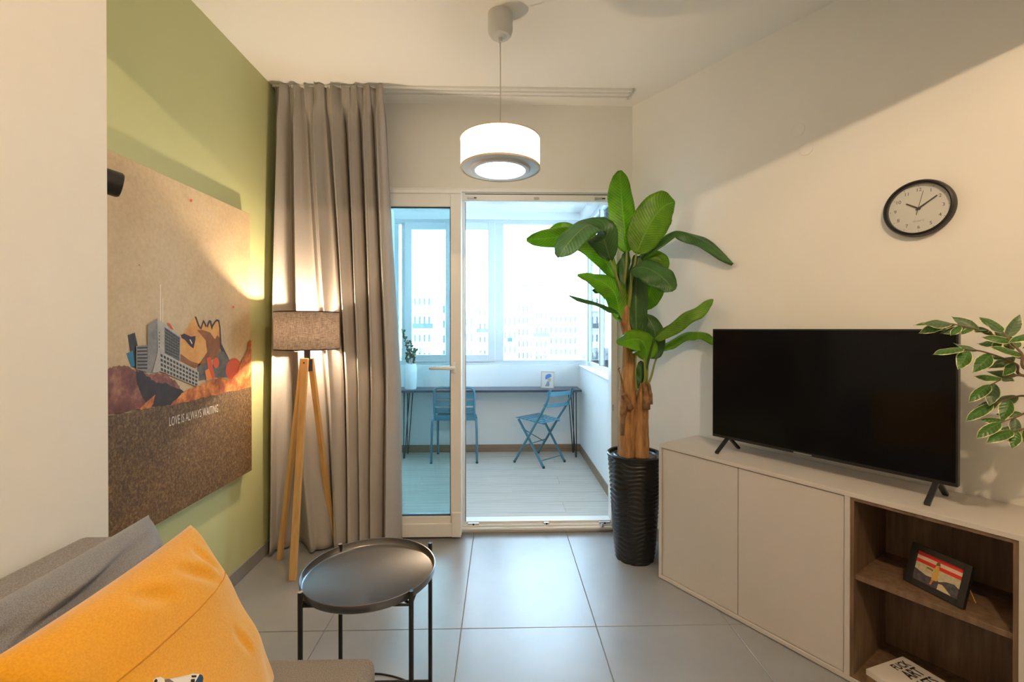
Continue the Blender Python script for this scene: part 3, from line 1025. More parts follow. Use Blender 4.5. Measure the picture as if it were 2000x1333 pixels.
o = MB().lathe([(rs - 0.004, zt - 0.006), (rs + 0.002, zt - 0.006), (rs + 0.002, zt), (rs - 0.004, zt)], 72, (PXc, PYc, 0), close=True).build('top_ring', MT['pendant_trim'], pend)
smooth_by_angle(o)
o = MB().lathe([(rs - 0.004, zb - 0.004), (rs + 0.003, zb - 0.004), (rs + 0.003, zb + 0.005), (rs - 0.004, zb + 0.005)], 72, (PXc, PYc, 0), close=True).build('bottom_ring', MT['pendant_trim'], pend)
smooth_by_angle(o)
o = MB().lathe([(0.135, zb - 0.012), (0.142, zb - 0.004), (rs - 0.003, zb - 0.002), (rs - 0.003, zb + 0.003), (0.118, zb + 0.003), (0.118, zb - 0.012)], 72, (PXc, PYc, 0), close=True).build('bottom_plate', MT['grey_plastic'], pend)
smooth_by_angle(o)
MB().lathe([(0.0, zb - 0.006), (0.118, zb - 0.006), (0.118, zb - 0.003), (0, zb - 0.003)], 56, (PXc, PYc, 0)).build('diffuser', MT['pendant_disc'], pend)
MB().lathe([(0.0, zt - 0.010), (rs - 0.003, zt - 0.010), (rs - 0.003, zt - 0.007), (0, zt - 0.007)], 56, (PXc, PYc, 0)).build('top_plate', MT['pendant_metal'], pend)
for k in range(3):
    a = k * 2.094
    MB().tube([(PXc, PYc, zt - 0.004), (PXc + (rs - 0.003) * math.cos(a), PYc + (rs - 0.003) * math.sin(a), zt - 0.004)], 0.002, 6).build('spider_arm', MT['steel'], pend)

# ------------------------------------------------------------------ ceiling lamp behind the viewer (it lights the lower part of the walls)
KL = Vector((0.62, 0.0, 2.65))
kl = thing('ceiling_lamp', (KL.x, KL.y, 2.5), 'bare warm bulb lamp hanging behind the ceiling beam', 'ceiling lamp')
MB().lathe([(0, 0), (0.05, 0), (0.05, -0.03), (0, -0.03)], 24, (KL.x, KL.y, HC)).build('canopy', MT['pendant_metal'], kl)
MB().tube([(KL.x, KL.y, HC - 0.03), (KL.x, KL.y, HC - 0.10)], 0.018, 12).build('socket', MT['pendant_metal'], kl)
BALL = [(0.022 * math.sin(math.pi * i / 8), -0.022 * math.cos(math.pi * i / 8)) for i in range(9)]
MB().lathe(BALL, 14, KL).build('bulb', MT['kitchen_bulb'], kl, smooth=True)
MB().tube([(KL.x, KL.y, HC - 0.10), (KL.x, KL.y, KL.z + 0.02)], 0.012, 12).build('bulb_cap', MT['steel'], kl)

# ------------------------------------------------------------------ tripod floor lamp
feet = [on_z(546, 1093, 0.0), on_z(571.5, 1134, 0.0), on_z(652, 1066, 0.0)]
LC = Vector((on_y(600, 650, 2.60).x, 2.60, 0))
lamp = thing('floor_lamp', (LC.x, LC.y, 0), 'pine tripod floor lamp with dark linen drum shade', 'floor lamp')
ztop = on_y(600, 700, 2.6).z
for k, fpt in enumerate(feet):
    d = (Vector((fpt.x, fpt.y, 0)) - LC).normalized()
    top = LC + d * 0.026 + Vector((0, 0, ztop))
    b = fpt + Vector((0, 0, 0.0))
    upv = Vector((d.y, -d.x, 0))
    lo = MB().bar(top, b, 0.032 if k != 1 else 0.036, 0.02, d).build('leg', MT['pine'], lamp, bevel=0.002)
    md_p = top + (b - top) * 0.02
    bt = MB()
    bt.tube([md_p + d * 0.0, md_p + d * 0.016], 0.004, 10)
    bt.build('bolt', MT['black_metal'], lo)
MB().lathe([(0, ztop - 0.075), (0.03, ztop - 0.075), (0.03, ztop - 0.005), (0, ztop - 0.005)], 3, (LC.x, LC.y, 0), Matrix.Rotation(R(35), 3, 'Z')).build('bracket', MT['black_metal'], lamp, bevel=0.003)
MB().tube([(LC.x, LC.y, ztop - 0.01), (LC.x, LC.y, ztop + 0.075)], 0.017, 16).build('socket', MT['black_metal'], lamp, smooth=False)
szt, szb = on_y(600, 609.5, 2.6).z, on_y(600, 683, 2.6).z
sr = 0.170
o = MB().lathe([(sr, szb), (sr, szt)], 64, (LC.x, LC.y, 0))
o.f = [q for q in o.f if len(q) == 4]
so = o.build('lamp_shade', MT['shade'], lamp, smooth=True)
o = MB().lathe([(sr - 0.002, szb), (sr + 0.0015, szb), (sr + 0.0015, szb + 0.006), (sr - 0.002, szb + 0.006)], 64, (LC.x, LC.y, 0), close=True).build('shade_hem', MT['black_metal'], so)
o = MB().lathe([(sr - 0.002, szt - 0.006), (sr + 0.0015, szt - 0.006), (sr + 0.0015, szt), (sr - 0.002, szt)], 64, (LC.x, LC.y, 0), close=True).build('shade_hem', MT['black_metal'], so)
for k in range(3):
    a = k * 2.094 + 0.3
    MB().tube([(LC.x + 0.015 * math.cos(a), LC.y + 0.015 * math.sin(a), szb + 0.0), (LC.x + 0.10 * math.cos(a), LC.y + 0.10 * math.sin(a), szb - 0.008), (LC.x + (sr - 0.002) * math.cos(a), LC.y + (sr - 0.002) * math.sin(a), szb + 0.02)], 0.0018, 6).build('spider_arm', MT['steel'], lamp)
bulb_z = (szt + szb) / 2 - 0.005
MB().lathe(BALL, 14, (LC.x, LC.y, bulb_z)).build('bulb', MT['lamp_bulb'], lamp, smooth=True)
MB().tube([(LC.x, LC.y, ztop + 0.07), (LC.x, LC.y, bulb_z - 0.02)], 0.013, 12).build('bulb_cap', MT['steel'], lamp)

# ------------------------------------------------------------------ sofa and cushions
sofa = thing('sofa', (-0.73, 0.3, 0), 'grey fabric sofa against the white wall', 'sofa')
SY0, SY1 = -1.0, 1.262
MB().box(-1.105, -0.36, SY0, SY1 - 0.02, 0.06, 0.26).build('base', MT['sofa'], sofa, bevel=0.015, seg=3)
o = MB().box(-1.0, -0.342, SY0, SY1, 0.262, 0.431).build('seat_cushion', MT['sofa'], sofa, bevel=0.028, seg=4)
smooth_by_angle(o, 60)
o = MB().box(-1.11, -0.985, SY0, 1.235, 0.262, 0.782).build('backrest', MT['sofa'], sofa, bevel=0.022, seg=4)
smooth_by_angle(o, 60)
for xx in (-1.05, -0.42):
    for yy in (SY0 + 0.08, SY1 - 0.10):
        MB().box(xx - 0.02, xx + 0.02, yy - 0.02, yy + 0.02, 0, 0.06).build('foot', MT['black_metal'], sofa)


def pillow(name, c, ey, eu, nrm, w, h, t, material, label, cat, seed=1, dent=0.012, bow=0.04, crump=0.006, creases=()):
    """cushion with pinched corners: ey = width axis, eu = height axis, nrm = face normal"""
    rnd = random.Random(seed)
    phs = [rnd.uniform(0, 6.28) for _ in range(8)]

    def side(sg):
        def fn(u, v):
            a, b = u * 2 - 1, v * 2 - 1
            # sides bow inwards between the corners
            sa = a * (1 - bow * (1 - b * b) * abs(a) ** 3)
            sb = b * (1 - bow * (1 - a * a) * abs(b) ** 3)
            th = ((1 - a ** 4) * (1 - b ** 4)) ** 0.55 * t / 2
            ed = min(1.0, 4 * (1 - max(abs(a), abs(b))))
            wr = dent * ed * (0.5 * math.sin(4.2 * a + 2.2 * b + phs[0]) * math.sin(2.3 * b + phs[1]) + 0.35 * math.sin(8 * a - 6 * b + phs[2]) * (abs(a * b)) + 0.25 * math.sin(3 * (a + b) + phs[3]))
            cw = crump * ed * ((abs(a) ** 2) * math.sin(9 * b + 2 * a + phs[4]) + 0.8 * abs(b) ** 2 * math.sin(8 * a + b + phs[5]))
            for (a0, b0, a1, b1, dp, wd) in creases:
                da, db = a1 - a0, b1 - b0
                L2 = da * da + db * db
                t_ = max(0.0, min(1.0, ((a - a0) * da + (b - b0) * db) / L2))
                dist = math.hypot(a - a0 - da * t_, b - b0 - db * t_)
                fade = 4 * t_ * (1 - t_)
                side_ = ((a - a0) * db - (b - b0) * da)
                wr -= dp * fade * math.exp(-(dist / wd) ** 2) * ed - 0.45 * dp * fade * ed * math.exp(-((dist - 2 * wd) / wd) ** 2) * (1 if side_ < 0 else 0.3)
            return c + ey * (sa * w / 2) + eu * (sb * h / 2) + nrm * (sg * (th + (wr + cw) * (1 if sg > 0 else .4)))
        return fn
    mb = MB()
    mb.grid(side(1), 72, 72)
    mb.grid(side(-1), 72, 72)
    mb.uv = None
    o = mb.build(name, material, None, org=c - eu * (h / 2))
    bm = bmesh.new()
    bm.from_mesh(o.data)
    bmesh.ops.remove_doubles(bm, verts=bm.verts, dist=0.0008)
    bmesh.ops.recalc_face_normals(bm, faces=bm.faces)
    bm.to_mesh(o.data)
    bm.free()
    o.data.polygons.foreach_set('use_smooth', [True] * len(o.data.polygons))
    tag(o, label, cat)
    return o, side(1)


# grey cushion leaning on the backrest
eyv = Vector((0, 1, 0))
top = Vector((-0.932, 0.935, 0.818))
bot = Vector((-0.79, 0.935, 0.43))
eu = (top - bot).normalized()
nr = eyv.cross(eu).normalized()
gp, _ = pillow('grey_cushion', (top + bot) / 2 + Vector((-0.006, 0, 0.004)), Vector((0, 1, 0.02)).normalized(), eu, nr, 0.60, (top - bot).length * 1.02, 0.15, MT['grey_pillow'],
               'blue-grey wool cushion leaning on the sofa back', 'cushion', 3, 0.022, 0.02, 0.010, ((-0.1, 0.66, 0.80, 0.86, 0.022, 0.05), (-0.45, 0.58, 0.35, 0.74, 0.020, 0.05), (-0.98, 0.58, -0.25, 0.76, 0.020, 0.05), (0.3, 0.45, 0.85, 0.60, 0.014, 0.06)))
# mustard pillow in front of it
tf, bfp = Vector((-0.782, 1.16, 0.826)), Vector((-0.585, 1.172, 0.432))
eu = (tf - bfp).normalized()
ey2 = Vector((-0.04, 1, 0.0)).normalized()
nr = ey2.cross(eu).normalized()
hgt = (tf - bfp).length
cc = bfp + eu * hgt / 2 - ey2 * 0.235
yp, yside = pillow('mustard_pillow', cc, ey2, eu, nr, 0.49, hgt * 1.03, 0.15, MT['yellow'], 'mustard yellow velvet pillow at the front of the sofa', 'pillow', 11, 0.016, 0.03, 0.007, ((0.25, 0.80, 0.62, 0.35, 0.010, 0.06), (0.62, 0.86, 0.72, 0.42, 0.008, 0.05), (-0.2, 0.85, 0.1, 0.55, 0.008, 0.07), (0.45, -0.05, 0.55, -0.45, 0.006, 0.04)))
# a seam running across its face and the embroidered patch at its lower part
sm = MB()
pts = [yside(0.02 + 0.96 * i / 40, 0.70 - 0.03 * math.sin(math.pi * i / 40)) + nr * 0.0008 for i in range(41)]
sm.tube(pts, 0.0013, 6)
sm.build('seam', MT['yellow_seam'], yp, smooth=True)


def on_pillow(px, py, off=0.004):
    d = ray(px, py)
    base = yside(0.55, 0.3) + nr * off
    return CAMP + d * (nr.dot(base - CAMP) / nr.dot(d))


def patch_at(u, v, off):
    return yside(u, v) + nr * off


patches = [('patch', 'off_white_patch', (0.76, 0.72, 0.66), [(298, 1331), (303, 1325.5), (312, 1324), (318, 1326), (322, 1331), (331, 1327), (350, 1323.5), (366, 1320), (375, 1317.5), (388, 1318), (392, 1326), (390, 1345), (385, 1360), (298, 1360)], 0.0018),
           ('patch_dark', 'navy_patch', (0.012, 0.05, 0.12), [(388, 1319), (393, 1321), (395, 1327), (392, 1342), (382, 1344), (380, 1333), (384, 1326)], 0.0026),
           ('patch_window', 'black_patch', (0.02, 0.014, 0.016), [(372, 1321.5), (381, 1321), (381, 1324.5), (373, 1325)], 0.0030),
           ('patch_window', 'black_patch_two', (0.02, 0.014, 0.016), [(371, 1329), (378, 1328.5), (377, 1340), (371, 1342)], 0.0030),
           ('patch_window', 'black_patch_three', (0.02, 0.014, 0.016), [(299, 1332), (302, 1328), (305, 1331), (303, 1338)], 0.0030),
           ('patch_grey', 'grey_violet_patch', (0.16, 0.13, 0.15), [(320, 1329), (328, 1328), (337, 1334), (340, 1345), (322, 1345)], 0.0026)]


def to_surface(px, py, off):
    """march the view ray onto the pillow face"""
    d = ray(px, py).normalized()
    best, bp = 1e9, None
    for i in range(33):
        for j in range(33):
            u, v = 0.30 + 0.6 * i / 32, 0.02 + 0.66 * j / 32
            p = yside(u, v)
            q = p - CAMP
            dd = (q - d * q.dot(d)).length
            if dd < best:
                best, bp = dd, p
    t = nr.dot(bp - CAMP) / nr.dot(d)
    return CAMP + d * t + nr * off


for nm, mn, cl, pg, off in patches:
    mb = MB()
    mb.poly([to_surface(x, y, off) for x, y in pg], nr * -0.0012)
    mb.build(nm, mat(mn, cl, 0.85), yp)

# ------------------------------------------------------------------ black tray table and the lamp cord on the floor
TC = Vector((-0.440, 1.535, 0))
tbl = thing('tray_table', TC, 'round black metal tray table in front of the sofa', 'side table')
tr_r = 0.215
ZT = 0.528
prof = [(0.0, ZT - 0.028), (tr_r - 0.006, ZT - 0.028), (tr_r, ZT - 0.022), (tr_r + 0.002, ZT), (tr_r, ZT + 0.001), (tr_r - 0.002, ZT), (tr_r - 0.004, ZT - 0.020), (tr_r - 0.009, ZT - 0.0245), (0, ZT - 0.0245)]
o = MB().lathe(prof, 96, TC).build('tray', MT['black_tray'], tbl)
smooth_by_angle(o, 50)
lg = [(-0.605, 1.384), (-0.272, 1.384), (-0.262, 1.690), (-0.592, 1.690)]
for (lx, ly) in lg:
    MB().tube([(lx, ly, 0), (lx, ly, ZT + 0.006)], 0.0075, 12).build('leg', MT['black_metal'], tbl)
    dv = (Vector((lx, ly, 0)) - TC).normalized()
    MB().tube([Vector((lx, ly, ZT - 0.036)) , TC + dv * (tr_r - 0.05) + Vector((0, 0, ZT - 0.036))], 0.0045, 8).build('bracket', MT['black_metal'], tbl)
for k in range(4):
    a, b = lg[k], lg[(k + 1) % 4]
    MB().tube([(a[0], a[1], 0.02), (b[0], b[1], 0.02)], 0.0055, 8).build('stretcher', MT['black_metal'], tbl)
    MB().tube([(a[0], a[1], ZT - 0.037), (b[0], b[1], ZT - 0.037)], 0.004, 8).build('rail', MT['black_metal'], tbl)
cpts = [(-0.86, 1.66), (-0.70, 1.70), (-0.52, 1.752), (-0.42, 1.742), (-0.33, 1.70), (-0.26, 1.64), (-0.20, 1.55), (-0.17, 1.42), (-0.19, 1.25), (-0.26, 1.05)]


def catmull(pts, n=8):
    P = [Vector(p) for p in pts]
    P = [P[0] * 2 - P[1]] + P + [P[-1] * 2 - P[-2]]
    out = []
    for i in range(1, len(P) - 2):
        for k in range(n):
            t = k / n
            out.append(0.5 * ((2 * P[i]) + (P[i + 1] - P[i - 1]) * t + (2 * P[i - 1] - 5 * P[i] + 4 * P[i + 1] - P[i + 2]) * t * t + (3 * P[i] - P[i - 1] - 3 * P[i + 1] + P[i + 2]) * t ** 3))
    out.append(P[-2])
    return out


o = MB().tube(catmull([(x, y, 0.0033) for x, y in cpts], 8), 0.0032, 8).build('power_cord', MT['black_metal'], smooth=True)
tag(o, 'thin black power cord curling on the floor under the tray table', 'cord')

# ------------------------------------------------------------------ tv cabinet
CL, CD, CH = 1.311, 0.335, 0.716
cab = thing('tv_cabinet', CABO + U * CL / 2 + N * CD / 2, 'greige lacquered tv cabinet with two doors and brown open shelves', 'cabinet')
pt = 0.018
DIV = 0.848
m = MB(CABM).box(0, CL, 0, CD, CH - pt, CH)
m.build('top_panel', MT['cabinet'], cab, bevel=0.0015)
for t0, t1, nm in ((0, pt, 'side_panel'), (CL - pt, CL, 'side_panel'), (DIV, DIV + pt, 'divider')):
    MB(CABM).box(t0, t1, 0, CD, 0.004 + pt, CH - pt).build(nm, MT['cabinet'], cab, bevel=0.001)
MB(CABM).box(0, CL, 0, CD, 0.004, 0.004 + pt).build('bottom_panel', MT['cabinet'], cab, bevel=0.001)
MB(CABM).box(0.03, CL - 0.03, 0.02, CD - 0.02, 0, 0.004).build('plinth', MT['black_metal'], cab)
MB(CABM).box(pt, DIV, CD - 0.006, CD, 0.022, CH - pt).build('back_panel', MT['cabinet'], cab)
dz0, dz1 = 0.004 + pt + 0.003, CH - pt - 0.004
dm = 0.431
for t0, t1 in ((pt + 0.003, dm - 0.0015), (dm + 0.0015, DIV - 0.003)):
    MB(CABM).box(t0, t1, 0.006, 0.024, dz0, dz1).build('door', MT['cabinet'], cab, bevel=0.001)
i0, i1, iz0, iz1 = DIV + pt, CL - pt, 0.004 + pt, CH - pt
lt = 0.012
MB(CABM).box(i0, i0 + lt, 0.004, CD - 0.01, iz0, iz1).build('wood_lining', MT['cabinet_wood'], cab)
MB(CABM).box(i1 - lt, i1, 0.004, CD - 0.01, iz0, iz1).build('wood_lining', MT['cabinet_wood'], cab)
MB(CABM).box(i0 + lt, i1 - lt, 0.004, CD - 0.01, iz1 - lt, iz1).build('wood_lining', MT['cabinet_wood'], cab)
MB(CABM).box(i0 + lt, i1 - lt, 0.004, CD - 0.01, iz0, iz0 + lt).build('wood_lining', MT['cabinet_wood'], cab)
MB(CABM).box(i0, i1, CD - 0.01, CD, iz0, iz1).build('wood_back', MT['cabinet_wood'], cab)
SHZ = 0.408
MB(CABM).box(i0 + lt, i1 - lt, 0.018, CD - 0.01, SHZ - 0.02, SHZ).build('shelf', MT['cabinet_wood'], cab, bevel=0.0015)

# ------------------------------------------------------------------ television
T0, T1, TS, TZ0, TZ1 = 0.198, 1.108, 0.150, 0.772, 1.316


def t_at(px, s):
    """distance along the cabinet of the vertical line seen at pixel column px, s metres behind its front"""
    d = ray(px, 700)
    n2 = Vector((-d.y, d.x))
    b = CABO + N * s
    return -(n2.x * b.x + n2.y * b.y) / (n2.x * U.x + n2.y * U.y)


T0, T1 = t_at(1391.5, TS), t_at(1872, TS)
_pa = CABO + U * T0 + N * TS
_pb = CABO + U * T1 + N * TS
TZ1 = (on_y(1391, 645, _pa.y).z + on_y(1872, 640, _pb.y).z) / 2
TZ0 = (on_y(1393, 853, _pa.y).z + on_y(1872, 952, _pb.y).z) / 2
tv = thing('television', CABO + U * (T0 + T1) / 2 + N * TS + Vector((0, 0, CH)), 'black flat screen television standing on the greige cabinet', 'television')
MB(CABM).box(T0, T1, TS, TS + 0.03, TZ0, TZ1).build('housing', MT['tv_black'], tv, bevel=0.003)
MB(CABM).box(T0 + 0.15, T1 - 0.15, TS + 0.03, TS + 0.07, TZ0 + 0.03, TZ0 + 0.33).build('rear_housing', MT['tv_black'], tv, bevel=0.01)
MB(CABM).box(T0 + 0.006, T1 - 0.006, TS - 0.0012, TS + 0.001, TZ0 + 0.014, TZ1 - 0.006).build('screen', MT['tv_screen'], tv)
tl = t_at(1568, TS)
MB(CABM).box(tl - 0.036, tl + 0.036, TS - 0.003, TS, TZ0 + 0.003, TZ0 + 0.008).build('logo_bar', MT['steel'], tv)
for tt in (t_at(1420, TS) , t_at(1829, TS)):
    fo = MB(CABM)
    fo.bar((tt, TS + 0.008, TZ0 + 0.004), (tt - 0.004, TS - 0.085, CH + 0.004), 0.017, 0.012)
    fo.bar((tt, TS + 0.020, TZ0 + 0.004), (tt + 0.004, TS + 0.10, CH + 0.004), 0.017, 0.012)
    fo.build('foot', MT['tv_black'], tv, bevel=0.002)

# ------------------------------------------------------------------ small picture frame on the shelf
FBL, FBR = on_z(1764, 1134, SHZ), on_z(1880, 1193, SHZ)
fd = (FBR - FBL)
fw_ = fd.length
fd.normalize()
fb = Vector((-fd.y, fd.x, 0))
if fb.x < 0:
    fb = -fb
fup = (Vector((0, 0, 1)) * 0.95 + fb * 0.31).normalized()
fnn = fd.cross(fup).normalized()
if fnn.x > 0:
    fnn = -fnn
fh = 0.142
FM = Matrix(((fd.x, -fnn.x, fup.x, FBL.x), (fd.y, -fnn.y, fup.y, FBL.y), (fd.z, -fnn.z, fup.z, FBL.z + 0.003), (0, 0, 0, 1)))
pf = thing('photo_frame', (FBL + FBR) / 2, 'small black framed picture with red stripes on the cabinet shelf', 'picture frame')
m = MB(FM)
bw = 0.021
m.box(0, bw, 0, 0.014, 0, fh).box(fw_ - bw, fw_, 0, 0.014, 0, fh).box(bw, fw_ - bw, 0, 0.014, 0, bw).box(bw, fw_ - bw, 0, 0.014, fh - bw, fh)
m.build('frame', MT['black_metal'], pf, bevel=0.001)
px0, px1, pz0, pz1 = bw - 0.001, fw_ - bw + 0.001, bw - 0.001, fh - bw + 0.001


def fpic(name, polys, c, layer, c2=None):
    mb = MB(FM)
    for pg in polys:
        mb.poly([(px0 + (px1 - px0) * u, 0.0075 - 0.0003 * layer, pz0 + (pz1 - pz0) * v) for u, v in pg])
    mb.build(name, mat('print_' + name + str(layer), c, 0.5, var=0 if not c2 else 0.01, c2=c2, vscale=90), pf)


fpic('print_sky', [[(0, 0), (1, 0), (1, 1), (0, 1)]], (0.62, 0.50, 0.30), 0, (0.42, 0.38, 0.27))
MB(FM).box(px0, px1, 0.008, 0.011, pz0, pz1).build('backing', MT['paper'], pf)
fpic('print_red_stripes', [[(0, .86), (1, .86), (1, 1), (0, 1)], [(0, .62), (1, .62), (1, .74), (0, .74)]], (0.62, 0.025, 0.02), 1)
fpic('print_pale_stripe', [[(0, .74), (1, .74), (1, .86), (0, .86)]], (0.70, 0.52, 0.38), 1)
fpic('print_hills', [[(0, 0), (1, 0), (1, .30), (.86, .40), (.70, .36), (.56, .26), (.45, .30), (.28, .28), (.12, .34), (0, .40)]], (0.10, 0.09, 0.10), 2, (0.035, 0.035, 0.05))
fpic('print_path', [[(.55, 0), (.86, 0), (.64, .22), (.56, .20)]], (0.60, 0.46, 0.28), 3)
fpic('print_figure', [[(.40, .22), (.52, .24), (.52, .66), (.49, .76), (.45, .76), (.42, .62)]], (0.60, 0.36, 0.07), 4)
fpic('print_figure_legs', [[(.38, .06), (.42, .05), (.46, .24), (.41, .24)]], (0.50, 0.16, 0.10), 4)
fpic('print_hat', [[(.43, .74), (.53, .76), (.51, .86), (.45, .86)]], (0.16, 0.11, 0.03), 5)
fpic('print_boat', [[(.24, .52), (.40, .50), (.40, .56), (.28, .58)]], (0.20, 0.15, 0.04), 3)
e0 = FBL + fd * fw_ * 0.80 + fup * fh * 0.62 + fb * 0.014
e1 = FBL + fd * fw_ * 0.80 + fb * 0.085 + Vector((0, 0, 0.002))
MB().bar(e0, e1, 0.04, 0.004, fd.cross(e1 - e0)).build('easel_strut', MT['pine'], pf)

# ------------------------------------------------------------------ art book on the bottom shelf
bz = iz0 + lt
BP = on_z(1692, 1307, bz + 0.02)
ba = Vector((0.955, 0.297, 0)).normalized()
bb = Vector((0.297, -0.955, 0)).normalized()
BM = Matrix(((ba.x, bb.x, 0, BP.x), (ba.y, bb.y, 0, BP.y), (0, 0, 1, bz), (0, 0, 0, 1)))
bw_, bl_ = 0.205, 0.27
book = thing('art_book', BP + ba * .1 + bb * .13 + Vector((0, 0, bz - BP.z)), 'white art book with bold black lettering on the bottom shelf', 'book')
MB(BM).box(0, bw_, 0, bl_, 0, 0.0025).build('back_cover', MT['paper'], book)
MB(BM).box(0.003, bw_ - 0.003, 0.003, bl_ - 0.003, 0.0025, 0.0175).build('page_block', MT['paper'], book)
MB(BM).box(0, bw_, 0, bl_, 0.0175, 0.02).build('front_cover', MT['paper'], book, bevel=0.0008)
MB(BM).box(-0.002, 0.0, 0, bl_, 0, 0.02).build('spine', MT['paper'], book)
for line, yy, sz, xc in (('FUCK', 0.032, 0.036, 0.138), ('ART', 0.073, 0.050, 0.138), ('LETS', 0.120, 0.044, 0.142)):
    vs, fs = text_faces(line, sz, spacing=1.0, bold=0.025)
    mb = MB(BM)
    mb.add([(xc + v.x * 0.84, yy - v.y * 1.1, 0.0208) for v in vs], fs)
    mb.build('lettering', MT['ink'], book)

# ------------------------------------------------------------------ wall clock
CPp = on_wall(1793, 407, 0.02)
CPp = CPp + N * 0.02
cr = 0.111
A = Matrix((U, Vector((0, 0, 1)), -N)).transposed()
clk = thing('wall_clock', CPp - Vector((0, 0, cr)), 'round black rimmed wall clock with white dial', 'clock')
o = MB().lathe([(cr - 0.004, 0.0), (cr, 0.004), (cr, 0.022), (cr - 0.004, 0.033), (cr - 0.010, 0.036), (cr - 0.014, 0.032), (cr - 0.016, 0.016), (cr - 0.016, 0.0)], 72, CPp, A, close=True).build('rim', MT['tv_black'], clk)
smooth_by_angle(o, 40)
MB().lathe([(0, 0.0), (cr - 0.015, 0.0), (cr - 0.015, 0.012), (0, 0.012)], 56, CPp, A).build('dial', MT['clock_face'], clk)


def dial_pt(x, y, h):
    return CPp + U * x + Vector((0, 0, y)) - N * h


for k in range(1, 13):
    a = R(90 - 30 * k)
    vs, fs = text_faces(str(k), 0.0185)
    mb = MB()
    rr = 0.0735
    mb.add([dial_pt(rr * math.cos(a) + v.x, rr * math.sin(a) + v.y, 0.0125) for v in vs], fs)
    mb.build('numeral', MT['clock_print'], clk)
    mb = MB()
    e = Vector((math.cos(a), math.sin(a)))
    q = Vector((-e.y, e.x))
    mb.poly([dial_pt(*(e * r + q * s), 0.0125) for r, s in ((0.087, -0.0008), (0.091, -0.0008), (0.091, 0.0008), (0.087, 0.0008))])
    mb.build('hour_mark', MT['clock_print'], clk)
vs, fs = text_faces('QUARTZ', 0.0085)
mb = MB()
mb.add([dial_pt(v.x, -0.049 + v.y, 0.0125) for v in vs], fs)
mb.build('lettering', mat('grey_clock_print', (0.25, 0.24, 0.23), 0.6), clk)


def hand(name, deg, length, back, w, h, material):
    a = R(90 - deg)
    e = Vector((math.cos(a), math.sin(a)))
    q = Vector((-e.y, e.x))
    mb = MB()
    mb.poly([dial_pt(*(e * r + q * s), h) for r, s in ((-back, -w), (length, -w * .7), (length, w * .7), (-back, w))], -N * 0.001)
    mb.build(name, material, clk)


hand('hour_hand', 304, 0.046, 0.007, 0.0034, 0.014, MT['clock_print'])
hand('minute_hand', 55, 0.068, 0.009, 0.0030, 0.016, MT['clock_print'])
hand('second_hand', 13, 0.068, 0.026, 0.0009, 0.018, MT['clock_print'])
MB().lathe([(0, 0.012), (0.005, 0.012), (0.005, 0.020), (0, 0.021)], 16, CPp, A).build('hub', MT['clock_print'], clk)
MB().lathe([(0, 0.029), (cr - 0.014, 0.029), (cr - 0.014, 0.0305), (0, 0.0305)], 56, CPp, A).build('glass_cover', MT['glass'], clk)

# ------------------------------------------------------------------ banana plant in its tall ribbed pot
PC = Vector((on_y(1240, 1090, 2.62).x, 2.625, 0))
pot = thing('plant_pot', PC, 'tall black ribbed plant pot between door and cabinet', 'plant pot')
PH, PR0, PR1 = 0.605, 0.104, 0.150


def pot_pt(u, v):
    a = 2 * math.pi * u
    z = v * PH
    r = PR0 + (PR1 - PR0) * (v ** 0.85)
    # wavy bands whose height wanders around the pot
    ph = v * 23.0 + 0.55 * math.sin(2 * a + 3 * v) + 0.35 * math.sin(5 * a - 9 * v + 1.0)
    tri = abs((ph % 1.0) - 0.5) * 2
    r += 0.0065 * (tri ** 0.7) * (1 if v < 0.965 else 0)
    if v > 0.965:
        r += 0.006
    return PC + Vector((r * math.cos(a), r * math.sin(a), z))


mb = MB().grid(pot_pt, 120, 200)
mb.uv = None
po = mb.build('pot_wall', MT['pot'], pot, smooth=True, fix=False)
o = MB().lathe([(PR1 + 0.008, PH - 0.012), (PR1 + 0.009, PH), (PR1 + 0.004, PH + 0.004), (PR1 - 0.006, PH), (PR1 - 0.010, PH - 0.03), (PR1 - 0.014, PH - 0.20), (PR1 - 0.012, PH - 0.20)], 72, PC).build('rim', MT['pot'], pot)
smooth_by_angle(o, 50)
MB().lathe([(0, 0.0), (PR0, 0.0), (PR0, 0.006), (0, 0.006)], 48, PC).build('base', MT['pot'], pot)
o = MB().lathe([(0.118, PH - 0.035), (0.122, PH - 0.008), (0.118, PH - 0.004), (0.112, PH - 0.012), (0.108, PH - 0.05), (0, PH - 0.05)], 56, PC).build('inner_pot', MT['pot'], pot)
smooth_by_angle(o, 50)

ban = thing('banana_plant', PC + Vector((0, 0, PH - 0.05)), 'artificial banana plant with broad green leaves and two trunks', 'plant')
# soil belongs to the plant
MB().lathe([(0, PH - 0.049), (0.106, PH - 0.049), (0.104, PH - 0.044), (0, PH - 0.036)], 40, PC).build('soil', MT['soil'], ban)


def P(px, py, Y):
    return on_y(px, py, Y)


def trunk(pts, rad, name='trunk', material='bark', seed=1):
    C = catmull(pts, 8)
    n = len(C)
    rr = []
    for i in range(n):
        f = i / (n - 1) * (len(rad) - 1)
        k = min(int(f), len(rad) - 2)
        rr.append(rad[k] + (rad[k + 1] - rad[k]) * (f - k))
    mb = MB()
    nu = 28

    def fn(u, v):
        f = v * (n - 1)
        k = min(int(f), n - 2)
        c = C[k].lerp(C[k + 1], f - k)
        r = rr[k] + (rr[k + 1] - rr[k]) * (f - k)
        a = 2 * math.pi * u
        r *= 1 + 0.07 * math.sin(3 * a + 5 * v + seed) + 0.05 * math.sin(7 * a - 11 * v + seed * 2) + 0.03 * math.sin(13 * a + 30 * v)
        return c + Vector((r * math.cos(a), r * math.sin(a), 0))
    mb.grid(fn, nu, 70)
    mb.uv = None
    return mb.build(name, MT[material], ban, smooth=True, fix=False)


